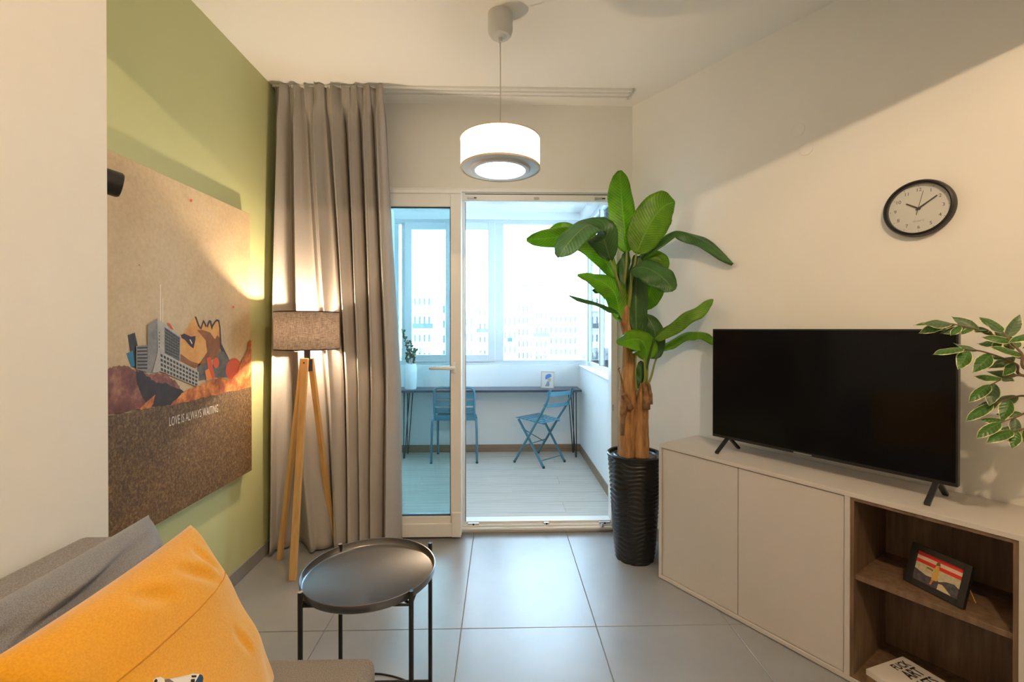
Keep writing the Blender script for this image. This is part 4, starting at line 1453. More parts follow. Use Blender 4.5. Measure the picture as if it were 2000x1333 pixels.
t1 = trunk([P(1226, 890, 2.62), P(1224, 790, 2.62), P(1228, 720, 2.62), P(1228, 660, 2.62), P(1221, 625, 2.62), P(1223, 598, 2.62)], [0.056, 0.052, 0.038, 0.034, 0.033, 0.028], seed=1)
t2 = trunk([P(1252, 893, 2.60), P(1252, 820, 2.60), P(1256, 770, 2.60), P(1257, 748, 2.60)], [0.046, 0.042, 0.032, 0.020], seed=4)
# dried sheath flakes
for pts, w in (([P(1219, 775, 2.57), P(1212, 735, 2.56), P(1208, 722, 2.56), P(1211, 719, 2.56)], [0.006, 0.004, 0.005, 0.002]),
               ([P(1262, 800, 2.55), P(1262, 770, 2.55), P(1257, 745, 2.55)], [0.022, 0.014, 0.002]),
               ([P(1270, 790, 2.57), P(1269, 765, 2.57), P(1266, 748, 2.57)], [0.014, 0.010, 0.002]),
               ([P(1232, 800, 2.56), P(1222, 780, 2.56), P(1218, 768, 2.56)], [0.020, 0.018, 0.004]),
               ([P(1216, 850, 2.58), P(1217, 810, 2.565), P(1220, 780, 2.56)], [0.012, 0.020, 0.008])):
    MB().tube(catmull(pts, 5), [w[min(int(i / (5 * (len(pts) - 1)) * (len(w) - 1)), len(w) - 1)] for i in range(5 * (len(pts) - 1) + 1)], 7).build('dry_sheath', MT['husk'], ban, smooth=True)


def stalk(pts, r0, r1, material='petiole'):
    C = catmull(pts, 7)
    n = len(C)
    MB().tube(C, [r0 + (r1 - r0) * i / (n - 1) for i in range(n)], 8).build('leaf_stalk', MT[material], ban, smooth=True)


BLADE = [(0, .10), (.05, .50), (.18, .84), (.42, 1.0), (.68, .95), (.84, .76), (.94, .50), (1.0, .14)]


def blade(v):
    for (a, x), (b, y) in zip(BLADE, BLADE[1:]):
        if v <= b:
            t = (v - a) / (b - a)
            return x + (y - x) * t
    return BLADE[-1][1]


def leaf(pts, W, nh, material='leaf', fold=0.18, wave=0.006, tip=0.75, roll=0.0, seed=0, nh2=None, name='leaf', parent=None, nu=10, nv=30, base=0.45):
    """blade along a midrib; nh = facing direction at the base (nh2 at the tip)"""
    C = catmull(pts, 10)
    n = len(C)
    nh = Vector(nh).normalized()
    nh2 = Vector(nh2).normalized() if nh2 else nh

    def fr_(v):
        f = v * (n - 1)
        k = min(int(f), n - 2)
        c = C[k].lerp(C[k + 1], f - k)
        T = (C[min(k + 2, n - 1)] - C[max(k - 1, 0)]).normalized()
        h = nh.lerp(nh2, v)
        S = T.cross(h)
        S.normalize()
        Nn = S.cross(T).normalized()
        return c, S, Nn

    def fn(u, v):
        c, S, Nn = fr_(v)
        a = u * 2 - 1
        w = W * blade(v)
        wv = wave * math.sin(17 * v + 3 * a + seed * 1.7) * abs(a)
        return c + S * (a * w) + Nn * (-fold * abs(a) * w + wv)
    mb = MB().grid(fn, nu, nv)
    return mb.build(name, MT[material], parent or ban, smooth=True, solid=0.0012, fix=False)


CAMD = Vector((-0.3, -1, -0.12))     # towards the viewer
# 1 tall upright leaf
leaf([P(1224, 494, 2.60), P(1219, 440, 2.61), P(1214, 385, 2.63), P(1211, 333, 2.64)], 0.082, (0.1, -1, -0.1), fold=0.25, tip=0.62, base=0.62, seed=1)
stalk([P(1226, 600, 2.62), P(1220, 560, 2.61), P(1223, 520, 2.60), P(1224, 490, 2.60)], 0.012, 0.006)
# 2 leaf up to the right
leaf([P(1243, 496, 2.56), P(1257, 462, 2.54), P(1275, 428, 2.53), P(1296, 404, 2.53), P(1318, 394, 2.54)], 0.108, (-0.15, -1, -0.25), fold=0.12, tip=0.55, base=0.62, seed=2)
stalk([P(1224, 600, 2.62), P(1232, 555, 2.59), P(1239, 520, 2.57), P(1243, 494, 2.56)], 0.011, 0.005)
# 3 big folded leaf drooping to the left
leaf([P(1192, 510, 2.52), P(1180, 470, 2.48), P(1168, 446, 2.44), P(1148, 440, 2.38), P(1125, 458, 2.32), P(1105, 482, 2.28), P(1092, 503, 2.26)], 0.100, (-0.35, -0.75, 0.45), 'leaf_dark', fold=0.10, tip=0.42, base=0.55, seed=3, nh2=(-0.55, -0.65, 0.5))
stalk([P(1221, 602, 2.62), P(1213, 570, 2.60), P(1202, 535, 2.55), P(1192, 508, 2.52)], 0.011, 0.006)
# 4 leaf behind it reaching far left, lower side seen
leaf([P(1203, 545, 2.62), P(1175, 500, 2.62), P(1140, 470, 2.63), P(1100, 463, 2.64), P(1065, 466, 2.65), P(1028, 468, 2.66)], 0.070, (0.15, -0.8, -0.55), fold=-0.1, tip=0.55, base=0.55, seed=4)
leaf([P(1165, 500, 2.70), P(1135, 470, 2.71), P(1105, 452, 2.72), P(1074, 448, 2.73)], 0.055, (0.2, -0.9, -0.35), fold=0.1, tip=0.42, seed=5)
stalk([P(1220, 604, 2.63), P(1210, 570, 2.64), P(1203, 542, 2.62)], 0.009, 0.005)
# 5 arching leaf to the right, seen edge on
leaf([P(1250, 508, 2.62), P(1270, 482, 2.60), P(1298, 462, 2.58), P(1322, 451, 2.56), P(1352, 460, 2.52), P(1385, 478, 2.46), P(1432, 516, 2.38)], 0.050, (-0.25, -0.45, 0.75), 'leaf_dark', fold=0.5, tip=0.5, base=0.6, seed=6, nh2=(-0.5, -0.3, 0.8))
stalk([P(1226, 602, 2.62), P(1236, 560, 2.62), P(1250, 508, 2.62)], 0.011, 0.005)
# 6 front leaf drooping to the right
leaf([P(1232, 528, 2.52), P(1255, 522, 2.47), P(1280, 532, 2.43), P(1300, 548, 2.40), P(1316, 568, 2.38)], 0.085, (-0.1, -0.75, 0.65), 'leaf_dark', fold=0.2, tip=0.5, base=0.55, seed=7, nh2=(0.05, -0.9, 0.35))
stalk([P(1228, 602, 2.60), P(1232, 565, 2.56), P(1233, 530, 2.52)], 0.011, 0.006)
# 7 leaf behind it hanging down
leaf([P(1262, 505, 2.66), P(1272, 520, 2.66), P(1274, 550, 2.66), P(1266, 580, 2.66), P(1256, 606, 2.66)], 0.080, (-0.4, -1, 0.0), fold=0.15, tip=0.6, seed=8)
leaf([P(1246, 520, 2.66), P(1268, 502, 2.66), P(1290, 510, 2.66), P(1300, 530, 2.66)], 0.05, (-0.3, -1, 0.2), 'leaf', fold=0.1, tip=0.6, seed=18)
# 8 leaf to the left, mid height
leaf([P(1212, 628, 2.60), P(1208, 600, 2.60), P(1200, 572, 2.59), P(1180, 553, 2.58), P(1155, 543, 2.57), P(1128, 536, 2.56)], 0.066, (-0.25, -0.8, -0.35), fold=0.25, tip=0.55, base=0.8, seed=9, nh2=(-0.1, -0.5, 0.8))
# 9 thin leaf below it and the stub of another
leaf([P(1214, 625, 2.57), P(1205, 608, 2.55), P(1188, 600, 2.52), P(1160, 590, 2.48), P(1112, 577, 2.44)], 0.050, (0.0, -0.35, 0.9), 'leaf_dark', fold=0.35, tip=0.7, base=0.55, seed=10)
leaf([P(1190, 568, 2.64), P(1175, 567, 2.64), P(1157, 568, 2.64)], 0.020, (0, -1, 0.3), 'leaf_dark', tip=0.3, seed=11)
stalk([P(1222, 605, 2.62), P(1214, 590, 2.61), P(1206, 560, 2.60), P(1203, 535, 2.60)], 0.008, 0.004)
# dark rolled leaves standing up behind the trunk
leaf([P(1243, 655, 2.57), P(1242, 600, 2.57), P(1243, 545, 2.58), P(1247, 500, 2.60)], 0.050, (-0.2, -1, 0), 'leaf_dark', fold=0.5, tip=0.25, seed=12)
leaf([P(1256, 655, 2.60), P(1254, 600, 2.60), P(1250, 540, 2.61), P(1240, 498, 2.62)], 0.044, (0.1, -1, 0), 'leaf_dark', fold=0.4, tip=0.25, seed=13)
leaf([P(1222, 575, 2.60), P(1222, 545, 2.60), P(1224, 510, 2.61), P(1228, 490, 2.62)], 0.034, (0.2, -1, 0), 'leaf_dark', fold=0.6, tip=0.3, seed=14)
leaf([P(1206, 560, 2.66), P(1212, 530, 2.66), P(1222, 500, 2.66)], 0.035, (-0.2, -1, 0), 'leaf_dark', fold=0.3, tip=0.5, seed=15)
# 10 narrow leaf rising right
leaf([P(1278, 664, 2.52), P(1300, 643, 2.50), P(1335, 618, 2.46), P(1365, 600, 2.43), P(1392, 584, 2.40)], 0.050, (-0.35, -0.55, 0.65), 'leaf', fold=0.7, tip=0.5, base=0.6, seed=16)
stalk([P(1258, 755, 2.60), P(1265, 710, 2.56), P(1278, 662, 2.52)], 0.010, 0.005, 'petiole_dark')
# 11 arching leaf behind the television
leaf([P(1291, 686, 2.62), P(1310, 668, 2.62), P(1345, 651, 2.56), P(1372, 652, 2.50), P(1402, 672, 2.42)], 0.040, (-0.2, -0.55, 0.75), 'leaf', fold=0.6, tip=0.5, base=0.5, seed=17)
stalk([P(1262, 760, 2.60), P(1272, 735, 2.61), P(1280, 705, 2.62), P(1291, 686, 2.62)], 0.008, 0.004)
# 12 glossy leaf curling in front of the trunk
leaf([P(1262, 706, 2.56), P(1262, 682, 2.53), P(1250, 664, 2.50), P(1230, 664, 2.48), P(1206, 672, 2.46)], 0.080, (-0.1, -0.85, 0.25), 'leaf', fold=0.25, tip=0.55, base=0.6, seed=19, nh2=(-0.3, -0.55, 0.8))
stalk([P(1258, 750, 2.58), P(1262, 725, 2.57), P(1262, 704, 2.56)], 0.008, 0.005)
# 13 leaves in the fork of the two trunks
leaf([P(1270, 700, 2.61), P(1280, 680, 2.61), P(1278, 645, 2.61), P(1262, 615, 2.62)], 0.055, (-0.2, -1, 0.1), 'leaf_dark', fold=0.2, tip=0.55, seed=20)
leaf([P(1253, 765, 2.60), P(1252, 735, 2.60), P(1253, 705, 2.60)], 0.030, (0, -1, 0), 'leaf_dark', fold=0.4, tip=0.3, seed=21)
for q in ([P(1243, 765, 2.59), P(1241, 730, 2.59), P(1242, 690, 2.58)], [P(1262, 765, 2.58), P(1264, 735, 2.57), P(1265, 700, 2.57)], [P(1256, 765, 2.57), P(1260, 735, 2.56), P(1258, 700, 2.55)]):
    stalk(q, 0.008, 0.005)

# ------------------------------------------------------------------ variegated ficus at the right edge
fp = CABO + U * 1.60 + N * 0.16
fic = thing('ficus_tree', Vector((fp.x, fp.y, 0.02)), 'variegated ficus with cream-edged leaves reaching over the television', 'plant')
fpot = thing('ficus_pot', Vector((fp.x, fp.y, 0)), 'white round pot holding the variegated ficus', 'plant pot')
o = MB().lathe([(0.12, 0), (0.13, 0.01), (0.155, 0.30), (0.16, 0.31), (0.15, 0.31), (0.145, 0.27), (0.0, 0.27)], 40, (fp.x, fp.y, 0)).build('pot_wall', MT['ceramic'], fpot)
smooth_by_angle(o, 40)
MB().lathe([(0, 0.272), (0.143, 0.272), (0.14, 0.278), (0, 0.285)], 32, (fp.x, fp.y, 0)).build('soil', MT['soil'], fpot)
tp = [Vector((fp.x, fp.y, 0.28)), Vector((fp.x + 0.02, fp.y + 0.01, 0.6)), Vector((fp.x, fp.y + 0.015, 0.95)), Vector((fp.x + 0.01, fp.y, 1.35))]
MB().tube(catmull(tp, 8), 0.014, 10).build('trunk', MT['twig'], fic, smooth=True)


def ficus_mesh(material, bend, seed):
    L, Wd = 0.084, 0.021

    def fn(u, v):
        a = u * 2 - 1
        w = Wd * max(0.0, math.sin(math.pi * v ** 0.82)) ** 0.85 * (1 - 0.12 * v)
        if v > 0.86:
            w = max(w, 0.0) * 0.8
        return Vector((a * w, v * L, bend * v * v * L - 0.25 * abs(a) * w + 0.002 * math.sin(9 * v + seed) * a))
    mb = MB().grid(fn, 6, 12)
    return mb.mesh('leaf', material, smooth=True, fix=False)


fm = [ficus_mesh(MT['ficus'], -0.35, 1), ficus_mesh(MT['ficus'], -0.10, 2), ficus_mesh(MT['ficus_grey'], -0.25, 3), ficus_mesh(MT['ficus_grey'], 0.05, 4)]
rnd = random.Random(21)


def ficus_leaf(p, d, nh, sc, kind):
    d = d.normalized()
    s = d.cross(nh).normalized()
    n = s.cross(d)
    M = Matrix((s * sc, d * sc, n * sc)).transposed().to_4x4()
    M.translation = p - ORG[fic.name]
    o = bpy.data.objects.new('leaf', fm[kind])
    col.objects.link(o)
    o.parent = fic
    o.matrix_local = M


def ficus_branch(pts, n, sc=1.0, start=0.25, side=0.75):
    C = catmull(pts, 8)
    m_ = len(C)
    MB().tube(C, [0.004 * (1 - 0.75 * i / (m_ - 1)) + 0.0008 for i in range(m_)], 6).build('branch', MT['twig'], fic, smooth=True)
    for k in range(n):
        f = (start + (1 - start) * (k + 0.5) / n) * (m_ - 1)
        i = min(int(f), m_ - 2)
        p = C[i].lerp(C[i + 1], f - i)
        T = (C[i + 1] - C[i]).normalized()
        up_ = Vector((rnd.uniform(-.8, .5), rnd.uniform(-1.0, .3), 1)).normalized()
        S = T.cross(up_).normalized() * (1 if k % 2 else -1)
        d = T * rnd.uniform(0.5, 1.0) + S * rnd.uniform(0.35, side) + Vector((0, 0, rnd.uniform(-0.8, 0.2)))
        ficus_leaf(p, d, (up_ + Vector((-0.4, -0.5, 0))).normalized(), sc * rnd.uniform(0.6, 1.1), rnd.choice((0, 0, 1, 2, 3)))
    d = (C[-1] - C[-3]).normalized()
    ficus_leaf(C[-1], d, Vector((-0.2, -0.4, 1)).normalized(), sc, 0)


FY = 1.38
ft = Vector((fp.x, fp.y, 1.2))
# branches that reach into view, drawn by their tips
ficus_branch([ft + Vector((0, 0, 0.12)), P(2010, 700, 1.36), P(1965, 668, 1.40), P(1915, 646, 1.42), P(1870, 635, 1.44), P(1846, 631, 1.46)], 15, 0.9, 0.22)
ficus_branch([ft + Vector((0, 0, 0.05)), P(2020, 735, 1.36), P(1985, 712, 1.36), P(1950, 697, 1.36), P(1915, 686, 1.36), P(1882, 682, 1.36)], 5, 1.0, 0.35)
ficus_branch([ft + Vector((0, 0, 0.10)), P(2030, 725, 1.30), P(1995, 690, 1.32), P(1972, 664, 1.34), P(1958, 648, 1.36)], 5, 1.05, 0.4)
ficus_branch([ft + Vector((0, 0, -0.02)), P(2040, 760, 1.36), P(2000, 735, 1.37), P(1965, 738, 1.38), P(1935, 752, 1.38)], 5, 0.95, 0.4)
ficus_branch([ft + Vector((0, 0, -0.08)), P(2045, 800, 1.36), P(2005, 775, 1.36), P(1975, 778, 1.36), P(1940, 790, 1.37)], 4, 1.0, 0.4)
ficus_branch([ft + Vector((0, 0, -0.14)), P(2045, 830, 1.34), P(2010, 808, 1.34), P(1985, 815, 1.34), P(1955, 826, 1.34)], 4, 0.95, 0.4)
ficus_branch([ft + Vector((0, 0, -0.2)), P(2050, 850, 1.32), P(2020, 832, 1.32), P(2000, 838, 1.32), P(1980, 842, 1.32)], 3, 0.95, 0.5)
for k in range(2):
    ex = P(2040 + 40 * k, 650 + (k * 83) % 210, 1.20 + 0.03 * (k % 5))
    ficus_branch([ft + Vector((0, 0, 0.06 * (k % 3))), ft.lerp(ex, 0.55) + Vector((0, 0, 0.05)), ex], 9, 0.95, 0.35)
for k in range(2):
    a = rnd.uniform(-2.4, 2.4)
    l = rnd.uniform(0.22, 0.36)
    z0 = rnd.uniform(0.95, 1.35)
    b0 = Vector((fp.x, fp.y, z0))
    dirh = Vector((math.cos(a) * 0.8 + 0.35, math.sin(a), 0)).normalized()
    e = b0 + dirh * l + Vector((0, 0, rnd.uniform(-0.05, 0.25)))
    if (e - W0).dot(N) > -0.13:
        e -= N * ((e - W0).dot(N) + 0.14)
    ficus_branch([b0, b0.lerp(e, 0.5) + Vector((0, 0, 0.06)), e], 9, 0.95, 0.35)

# ------------------------------------------------------------------ balcony desk, chairs and what stands on the desk
DX0, DX1 = BXL + 0.01, on_y(1136.5, 765, 4.60).x
DZ = 0.703
desk = thing('balcony_desk', ((DX0 + DX1) / 2, 4.74, 0), 'long narrow dark desk on hairpin legs below the balcony windows', 'desk')
MB().box(DX0, DX1, 4.60, 4.885, DZ - 0.022, DZ).build('desk_top', MT['desk_top'], desk, bevel=0.002)
for sx_, xt in ((1, DX0 + 0.145), (-1, DX1 - 0.05)):
    for yy in (4.66, 4.84):
        xf = xt - 0.0 * sx_
        hp_ = MB()
        off = 0.055 * sx_
        hp_.tube([(xt + off, yy, DZ - 0.022), (xf + 0.006 * sx_, yy - 0.01, 0.012), (xf, yy - 0.01, 0.004), (xf - 0.004 * sx_, yy - 0.01, 0.012), (xt, yy, DZ - 0.022)], 0.0048, 8)
        hp_.build('hairpin_leg', MT['black_metal'], desk, smooth=True)

# tubular chair pushed under the desk, back towards us
c1 = thing('slatted_chair', (-0.44, 4.63, 0), 'blue tubular metal chair with slatted back under the desk', 'chair')
fl_, fr_ = on_z(842, 906, 0), on_z(931.5, 906, 0)
cxm, hw, yb_ = (fl_.x + fr_.x) / 2, (fr_.x - fl_.x) / 2, fl_.y
yf = 4.83
for s in (-1, 1):
    x = cxm + s * hw
    xi = cxm + s * (hw - 0.035)
    MB().tube(catmull([(x, yb_, 0.006), (x - s * 0.002, yb_ + 0.01, 0.2), (x - s * 0.006, yb_ + 0.02, 0.37), (x - s * 0.012, yb_ + 0.035, 0.415), (xi, yb_ + 0.07, 0.428)], 5), 0.0115, 10).build('leg', MT['teal_metal'], c1, smooth=True)
    MB().tube(catmull([(x - s * 0.02, yf, 0.006), (x - s * 0.02, yf - 0.012, 0.2), (x - s * 0.024, yf - 0.03, 0.38), (xi, yf - 0.07, 0.428)], 5), 0.0115, 10).build('leg', MT['teal_metal'], c1, smooth=True)
    for yy in (yb_, yf):
        xx = x if yy == yb_ else x - s * 0.02
        MB().tube([(xx, yy, 0), (xx, yy, 0.012)], 0.013, 10).build('rubber_foot', MT['gasket'], c1)
zbk = on_y(890, 757.5, yb_ + 0.02).z
bh = 0.195
bo = hw - 0.028
MB().tube(catmull([(cxm - bo, yb_ + 0.06, 0.425), (cxm - bo, yb_ + 0.03, 0.52), (cxm - bo, yb_ + 0.01, zbk - 0.06), (cxm - bo + 0.012, yb_ + 0.006, zbk - 0.02), (cxm - bo + 0.05, yb_ + 0.004, zbk), (cxm, yb_ + 0.004, zbk),
                   (cxm + bo - 0.05, yb_ + 0.004, zbk), (cxm + bo - 0.012, yb_ + 0.006, zbk - 0.02), (cxm + bo, yb_ + 0.01, zbk - 0.06), (cxm + bo, yb_ + 0.03, 0.52), (cxm + bo, yb_ + 0.06, 0.425)], 6), 0.011, 10).build('back_frame', MT['teal_metal'], c1, smooth=True)
for k in range(4):
    z = zbk - 0.052 - 0.0745 * k
    f = (zbk - z) / (zbk - 0.42)
    yy = yb_ + 0.008 + 0.045 * f
    MB().box(cxm - bo, cxm + bo, yy - 0.004, yy + 0.004, z - 0.056, z).build('back_slat', MT['teal_metal'], c1, bevel=0.003)
MB().tube([(cxm - hw + 0.035, yb_ + 0.07, 0.428), (cxm - hw + 0.035, yf - 0.06, 0.428), (cxm + hw - 0.035, yf - 0.06, 0.428), (cxm + hw - 0.035, yb_ + 0.07, 0.428), (cxm - hw + 0.035, yb_ + 0.07, 0.428)], 0.010, 8).build('seat_frame', MT['teal_metal'], c1)
for k in range(5):
    yy = yb_ + 0.075 + k * 0.056
    MB().box(cxm - hw + 0.035, cxm + hw - 0.035, yy, yy + 0.042, 0.434, 0.442).build('seat_slat', MT['teal_metal'], c1, bevel=0.002)

# folding bistro chair turned to the left
c2 = thing('folding_chair', (0.40, 4.58, 0), 'light blue folding bistro chair standing askew beside the desk leg', 'chair')
FA, FB, FC, FD = on_z(1005, 902, 0.008), on_z(1051.5, 884, 0.008), on_z(1061.5, 914, 0.008), on_z(1102.5, 901.5, 0.008)
TA, TB = on_y(1075, 762, 4.28), on_y(1119, 759, 4.52)
wdir = (TB - TA).normalized()
SZ = 0.425
sq = [on_z(1008, 816, SZ), on_z(1052, 807.5, SZ), on_z(1097, 820, SZ), on_z(1060, 829, SZ)]     # front left, front right, rear right, rear left


def flat_bar(pts, w, t, nm, up_):
    C = catmull(pts, 5)
    mb = MB()
    for i in range(len(C) - 1):
        mb.bar(C[i], C[i + 1] + (C[i + 1] - C[i]) * 0.08, w, t, up_)
    return mb.build(nm, MT['teal_metal'], c2)


for A_, T_, rr in ((FA, TA, sq[3]), (FB, TB, sq[2])):
    mid = A_.lerp(T_, 0.5) + Vector((0.012, -0.006, -0.0))
    kn = Vector((rr.x, rr.y, SZ)).lerp(A_.lerp(T_, 0.56), 0.75)
    flat_bar([A_, A_.lerp(kn, 0.5), kn, kn.lerp(T_, 0.55) + Vector((0.016, -0.012, 0)), T_], 0.012, 0.024, 'back_upright', wdir)
for S_, F_ in ((sq[0].lerp(sq[3], 0.10), FC), (sq[1].lerp(sq[2], 0.10), FD)):
    flat_bar([S_ - Vector((0, 0, 0.01)), S_.lerp(F_, 0.5), F_], 0.012, 0.024, 'seat_leg', wdir)
for q in (FA, FB, FC, FD):
    MB().lathe([(0, -0.008), (0.012, -0.008), (0.012, 0.012), (0, 0.014)], 10, q).build('rubber_foot', MT['gasket'], c2)
MB().tube([FA.lerp(TA, 0.22), FB.lerp(TB, 0.22)], 0.005, 8).build('stretcher', MT['teal_metal'], c2)
MB().tube([FC.lerp(sq[0], 0.12), FD.lerp(sq[1], 0.12)], 0.005, 8).build('stretcher', MT['teal_metal'], c2)
MB().tube([FC.lerp(sq[0], 0.78), FB.lerp(TB, 0.18)], 0.0045, 8).build('brace_rod', MT['teal_metal'], c2)
for f, w in ((0.94, 0.042), (0.72, 0.036)):
    a = FA.lerp(TA, f) if f > .9 else FA.lerp(TA, 0.86)
    b = FB.lerp(TB, f) if f > .9 else FB.lerp(TB, 0.86)
    zoff = Vector((0, 0, 0.0 if f > .9 else -0.055))
    a, b = a + zoff, b + zoff
    ex = (b - a).normalized() * 0.02
    bow = Vector((wdir.y, -wdir.x, 0)) * 0.028
    C = catmull([a - ex, a.lerp(b, 0.5) + bow, b + ex], 5)
    mb = MB()
    for i in range(len(C) - 1):
        mb.bar(C[i], C[i + 1] + (C[i + 1] - C[i]) * 0.05, 0.005, w)
    mb.build('back_slat', MT['teal_light'], c2)
for k in range(7):
    f = 0.02 + k * 0.148
    a, b = sq[0].lerp(sq[3], f), sq[1].lerp(sq[2], f)
    MB().bar(a, b, 0.029, 0.006).build('seat_slat', MT['teal_light'], c2)
for f in (0.12, 0.88):
    MB().bar(sq[0].lerp(sq[1], f) - Vector((0, 0, .008)), sq[3].lerp(sq[2], f) - Vector((0, 0, .008)), 0.02, 0.006).build('seat_rail', MT['teal_metal'], c2)

# vase with greenery
vp = on_y(801.5, 757, 4.70)
vz = DZ
vase = thing('white_vase', (vp.x, 4.72, vz), 'white ceramic vase on the balcony desk behind the door glass', 'vase')
rv = 0.062
zv = on_y(800, 711, 4.72).z
o = MB().lathe([(0, vz), (rv * 0.92, vz), (rv, vz + 0.012), (rv * 1.02, vz + (zv - vz) * 0.8), (rv * 0.96, zv - 0.012), (rv * 0.9, zv), (rv * 0.8, zv), (rv * 0.82, zv - 0.03), (0, zv - 0.04)], 36, (vp.x, 4.72, 0)).build('vase_body', MT['ceramic'], vase)
smooth_by_angle(o, 40)
gre = thing('vase_greenery', (vp.x, 4.72, zv - 0.04), 'leafy green sprigs standing in the white vase', 'plant')


def small_leaf_mesh():
    def fn(u, v):
        a = u * 2 - 1
        w = 0.013 * math.sin(math.pi * min(1, v * .96 + .04)) ** .7
        return Vector((a * w, v * 0.034, -0.2 * abs(a) * w + .004 * v * v))
    return MB().grid(fn, 2, 5).mesh('leaf', MT['eucalyptus'], smooth=True, fix=False)


slm = small_leaf_mesh()
rnd = random.Random(5)
for tip, n in ((P(786, 645, 4.74), 26), (P(801, 668, 4.72), 24), (P(812, 682, 4.70), 18), (P(806, 690, 4.66), 16), (P(796, 690, 4.68), 16)):
    b0 = Vector((vp.x + rnd.uniform(-.02, .02), 4.72, zv - 0.03))
    C = catmull([b0, b0.lerp(tip, .5) + Vector((rnd.uniform(-.015, .015), 0, .02)), tip], 6)
    MB().tube(C, 0.0018, 5).build('stem', MT['twig'], gre)
    for k in range(n):
        f = (0.2 + 0.8 * k / n) * (len(C) - 1)
        i = min(int(f), len(C) - 2)
        p = C[i].lerp(C[i + 1], f - i)
        d = Vector((rnd.uniform(-1, 1), rnd.uniform(-1, .6), rnd.uniform(-.1, .9))).normalized()
        s = d.cross(Vector((rnd.uniform(-1, 1), rnd.uniform(-1, 1), rnd.uniform(-1, 1)))).normalized()
        Mx = Matrix((s, d, s.cross(d))).transposed().to_4x4()
        Mx.translation = p - ORG[gre.name]
        o = bpy.data.objects.new('leaf', slm)
        col.objects.link(o)
        o.parent = gre
        o.matrix_local = Mx

# small picture on the desk
q0, q1 = on_y(1056, 757, 4.74), on_y(1082, 757, 4.70)
wq = (q1 - q0).length
qd = (q1 - q0)
qd.z = 0
qd.normalize()
qb = Vector((-qd.y, qd.x, 0))
qu = (Vector((0, 0, 1)) + qb * 0.16).normalized()
qn = qd.cross(qu).normalized()
QM = Matrix(((qd.x, -qn.x, qu.x, q0.x), (qd.y, -qn.y, qu.y, q0.y), (0, -qn.z, qu.z, DZ + 0.002), (0, 0, 0, 1)))
hq = 0.176
pic = thing('desk_picture', Vector(((q0.x + q1.x) / 2, (q0.y + q1.y) / 2, DZ)), 'small pale framed picture with a blue shape on the balcony desk', 'picture frame')
m = MB(QM)
m.box(0, 0.008, 0, 0.016, 0, hq).box(wq - 0.008, wq, 0, 0.016, 0, hq).box(0.008, wq - 0.008, 0, 0.016, 0, 0.008).box(0.008, wq - 0.008, 0, 0.016, hq - 0.008, hq)
m.build('frame', mat('pale_wood_frame', (0.55, 0.47, 0.38), 0.5), pic)
MB(QM).box(0.006, wq - 0.006, 0.006, 0.01, 0.006, hq - 0.006).build('backing', MT['paper'], pic)


def qpoly(nm, pg, c, lay):
    MB(QM).poly([(wq * u, 0.0058 - 0.0003 * lay, hq * v) for u, v in pg]).build(nm, mat('desk_' + nm, c, 0.6), pic)


qpoly('print_blue_shape', [(.30, .62), (.36, .78), (.55, .86), (.74, .84), (.78, .70), (.62, .62), (.46, .56), (.36, .50)], (0.12, 0.22, 0.55), 1)
qpoly('print_ochre_shape', [(.46, .56), (.66, .62), (.76, .54), (.72, .40), (.56, .40)], (0.55, 0.46, 0.30), 2)
qpoly('print_grey_shape', [(.48, .42), (.62, .40), (.66, .22), (.62, .12), (.30, .12), (.40, .26)], (0.30, 0.30, 0.33), 1)
MB(QM).box(wq * .45, wq * .55, 0.016, 0.018, 0.01, hq * .7).build('strut', MT['paper'], pic)

# ------------------------------------------------------------------ the town outside, pale in the overcast light
GZ = -10.0
MT['town_white'] = mat('pale_render', (0.80, 0.79, 0.78), 0.9)
MT['town_cream'] = mat('cream_render', (0.70, 0.68, 0.66), 0.9)
MT['town_glass'] = mat('blue_window_glass', (0.145, 0.155, 0.165), 0.7, spec=0.1)
MT['town_blue'] = mat('blue_hoarding', (0.03, 0.075, 0.16), 0.8)
MT['town_roof'] = mat('pink_roof_tiles', (0.20, 0.13, 0.12), 0.9)
MT['town_ground'] = mat('pale_ground', (0.30, 0.30, 0.28), 0.95, var=0.3, vscale=0.2)
MT['town_twig'] = mat('grey_branches', (0.18, 0.165, 0.165), 0.9)
struct(MB().box(-160, 160, 14, 260, GZ - 1, GZ).build('ground', MT['town_ground']), 'pale ground of the town far below')


def building(px0, px1, pytop, Y, depth, label, wallm, floors, bays, rail=False, roof=None, base=None):
    a, b = on_y(px0, pytop, Y), on_y(px1, pytop, Y)
    x0, x1, zt_ = a.x, b.x, a.z
    t = thing('apartment_building', ((x0 + x1) / 2, Y + depth / 2, GZ), label, 'building')
    MB().box(x0, x1, Y, Y + depth, GZ, zt_).build('walls', MT[wallm], t)
    MB().box(x0 - 0.3, x1 + 0.3, Y - 0.3, Y + depth + .3, zt_, zt_ + 0.4).build('roof', MT[roof or wallm], t)
    fh_ = 3.1
    bw__ = (x1 - x0) / bays
    for j in range(floors):
        z1 = zt_ - 0.7 - j * fh_
        if rail:
            bal = MB().box(x0 - 0.4, x1 + 0.4, Y - 1.3, Y, z1 - 2.5, z1 - 2.3).build('balcony_slab', MT[wallm], t)
            MB().box(x0 - 0.4, x1 + 0.4, Y - 1.3, Y - 1.22, z1 - 2.3, z1 - 1.45).build('parapet', MT['town_glass' if j % 2 else wallm], bal)
        for i in range(bays):
            xa = x0 + bw__ * (i + 0.22)
            wn = MB().box(xa, xa + bw__ * 0.56, Y - 0.05, Y + 0.02, z1 - 1.9, z1 - 0.2).build('window', MT[wallm], t)
            MB().box(xa + .08, xa + bw__ * 0.56 - .08, Y - 0.09, Y - 0.04, z1 - 1.82, z1 - 0.28).build('pane', MT['town_glass'], wn)
    return t


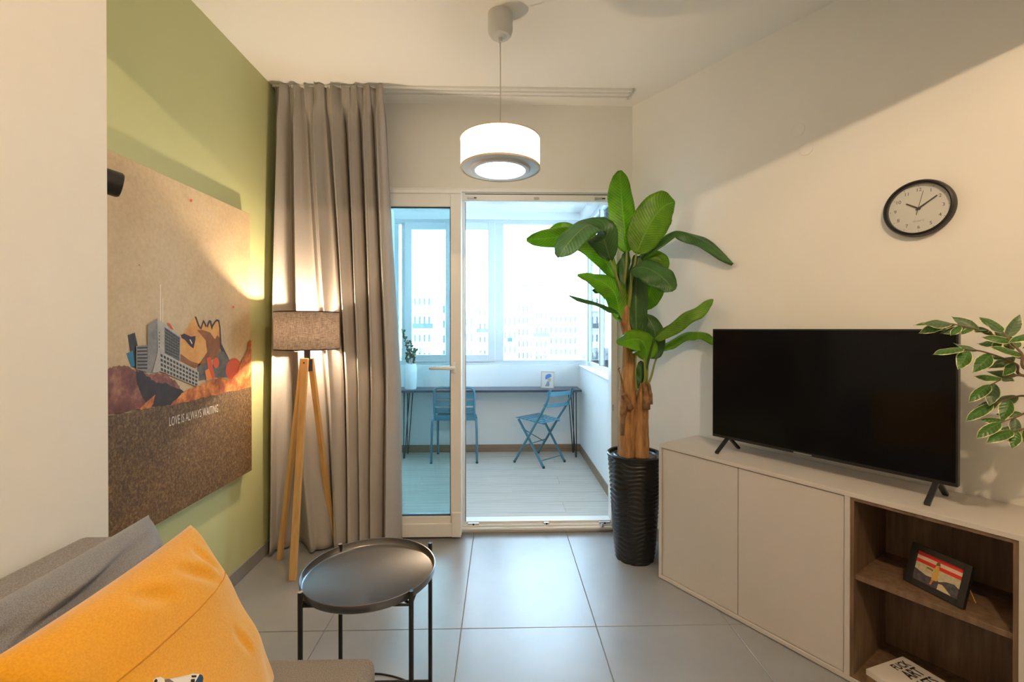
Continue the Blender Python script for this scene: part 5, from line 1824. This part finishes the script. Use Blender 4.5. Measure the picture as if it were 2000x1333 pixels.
building(806, 843, 572, 78, 12, 'pale apartment block with long balconies seen through the left sash', 'town_white', 5, 4, True)
building(843, 872, 588, 95, 12, 'cream block standing just right of the balconied block', 'town_cream', 5, 3)
building(908, 925, 612, 90, 10, 'narrow white block with blue windows left of the thick window post', 'town_white', 4, 2)
building(925, 960, 598, 105, 10, 'white block with flat dark roof line behind the window post', 'town_white', 5, 4, True)
building(982, 1010, 612, 100, 10, 'white house with pink roof at the left of the big pane', 'town_white', 4, 3, False, 'town_roof')
building(1010, 1042, 590, 120, 12, 'tall white block in the middle of the big pane', 'town_white', 6, 4)
building(1044, 1070, 604, 100, 10, 'cream block right of the tall white block', 'town_cream', 5, 3, True)
building(1072, 1128, 612, 130, 12, 'wide white block with pink roof behind the bare trees', 'town_white', 5, 6, False, 'town_roof')
building(1150, 1200, 606, 110, 12, 'pale striped block seen through the side window', 'town_cream', 6, 5, True)
# water tower on the roof line and the blue hoarding
a = on_y(1042, 560, 150)
wt_ = thing('water_tower', (a.x, 150, GZ), 'round white tower with a thin dark rim above the roofs', 'tower')
MB().lathe([(0, GZ), (3.6, GZ), (3.6, a.z), (0, a.z)], 24, (a.x, 150, 0)).build('drum', MT['town_white'], wt_)
MB().lathe([(3.8, a.z), (3.8, a.z + 0.35), (0, a.z + 0.5)], 24, (a.x, 150, 0)).build('rim', MT['town_glass'], wt_)
a, b = on_y(991, 660, 70), on_y(1001, 668, 70)
hb_ = thing('site_hoarding', ((a.x + b.x) / 2, 70, GZ), 'small blue hoarding panel among the white houses', 'hoarding')
MB().box(a.x, b.x, 70, 70.2, b.z, a.z).build('panel', MT['town_blue'], hb_)
for xx in (a.x + .05, b.x - .05):
    MB().box(xx - .05, xx + .05, 70.2, 70.3, GZ, b.z + .2).build('post', MT['town_glass'], hb_)


def tree_mesh(seed):
    r = random.Random(seed)
    mb = MB()

    def grow(p, d, l, rad, lev):
        e = p + d * l
        mb.tube([p, e], [rad, rad * .65], 3, False)
        if lev == 0:
            return
        for _ in range(3 if lev > 1 else 4):
            nd = (d + Vector((r.uniform(-1, 1), r.uniform(-1, 1), r.uniform(-.25, .6))) * 0.75).normalized()
            grow(p.lerp(e, r.uniform(.55, 1)), nd, l * r.uniform(.6, .8), rad * .6, lev - 1)
    grow(Vector((0, 0, 0)), Vector((0, 0, 1)), 3.4, 0.20, 5)
    return mb.mesh('bare_tree', MT['town_twig'], fix=False)


tms = [tree_mesh(1), tree_mesh(2), tree_mesh(3)]
spots = [(1085, 46, 'slender bare tree nearest the middle of the big pane'), (1102, 58, 'bare tree before the wide white block, second from the corner post'), (1118, 70, 'bare tree before the wide white block, next to the corner post tree'),
         (1135, 36, 'bare tree beside the corner post of the windows'), (1052, 82, 'bare tree below the cream block right of the tall white block'), (822, 56, 'bare tree below the balconied block in the left sash'),
         (852, 42, 'bare tree at the right of the left sash'), (935, 62, 'bare tree below the white block by the window post'), (1022, 34, 'bare tree below the tall white block'), (1180, 50, 'bare tree seen through the side window')]
for i, (px, Y, lab) in enumerate(spots):
    g = on_y(px, 700, Y)
    o = bpy.data.objects.new('bare_tree', tms[i % 3])
    col.objects.link(o)
    sc = (0.95 + 0.07 * (i % 3)) * (0.75 if Y < 40 else 1.0)
    o.scale = (sc, sc, sc)
    o.rotation_euler = (0, 0, i * 1.3)
    o.location = (g.x, Y, GZ)
    tag(o, lab, 'tree', 'bare trees outside the balcony')
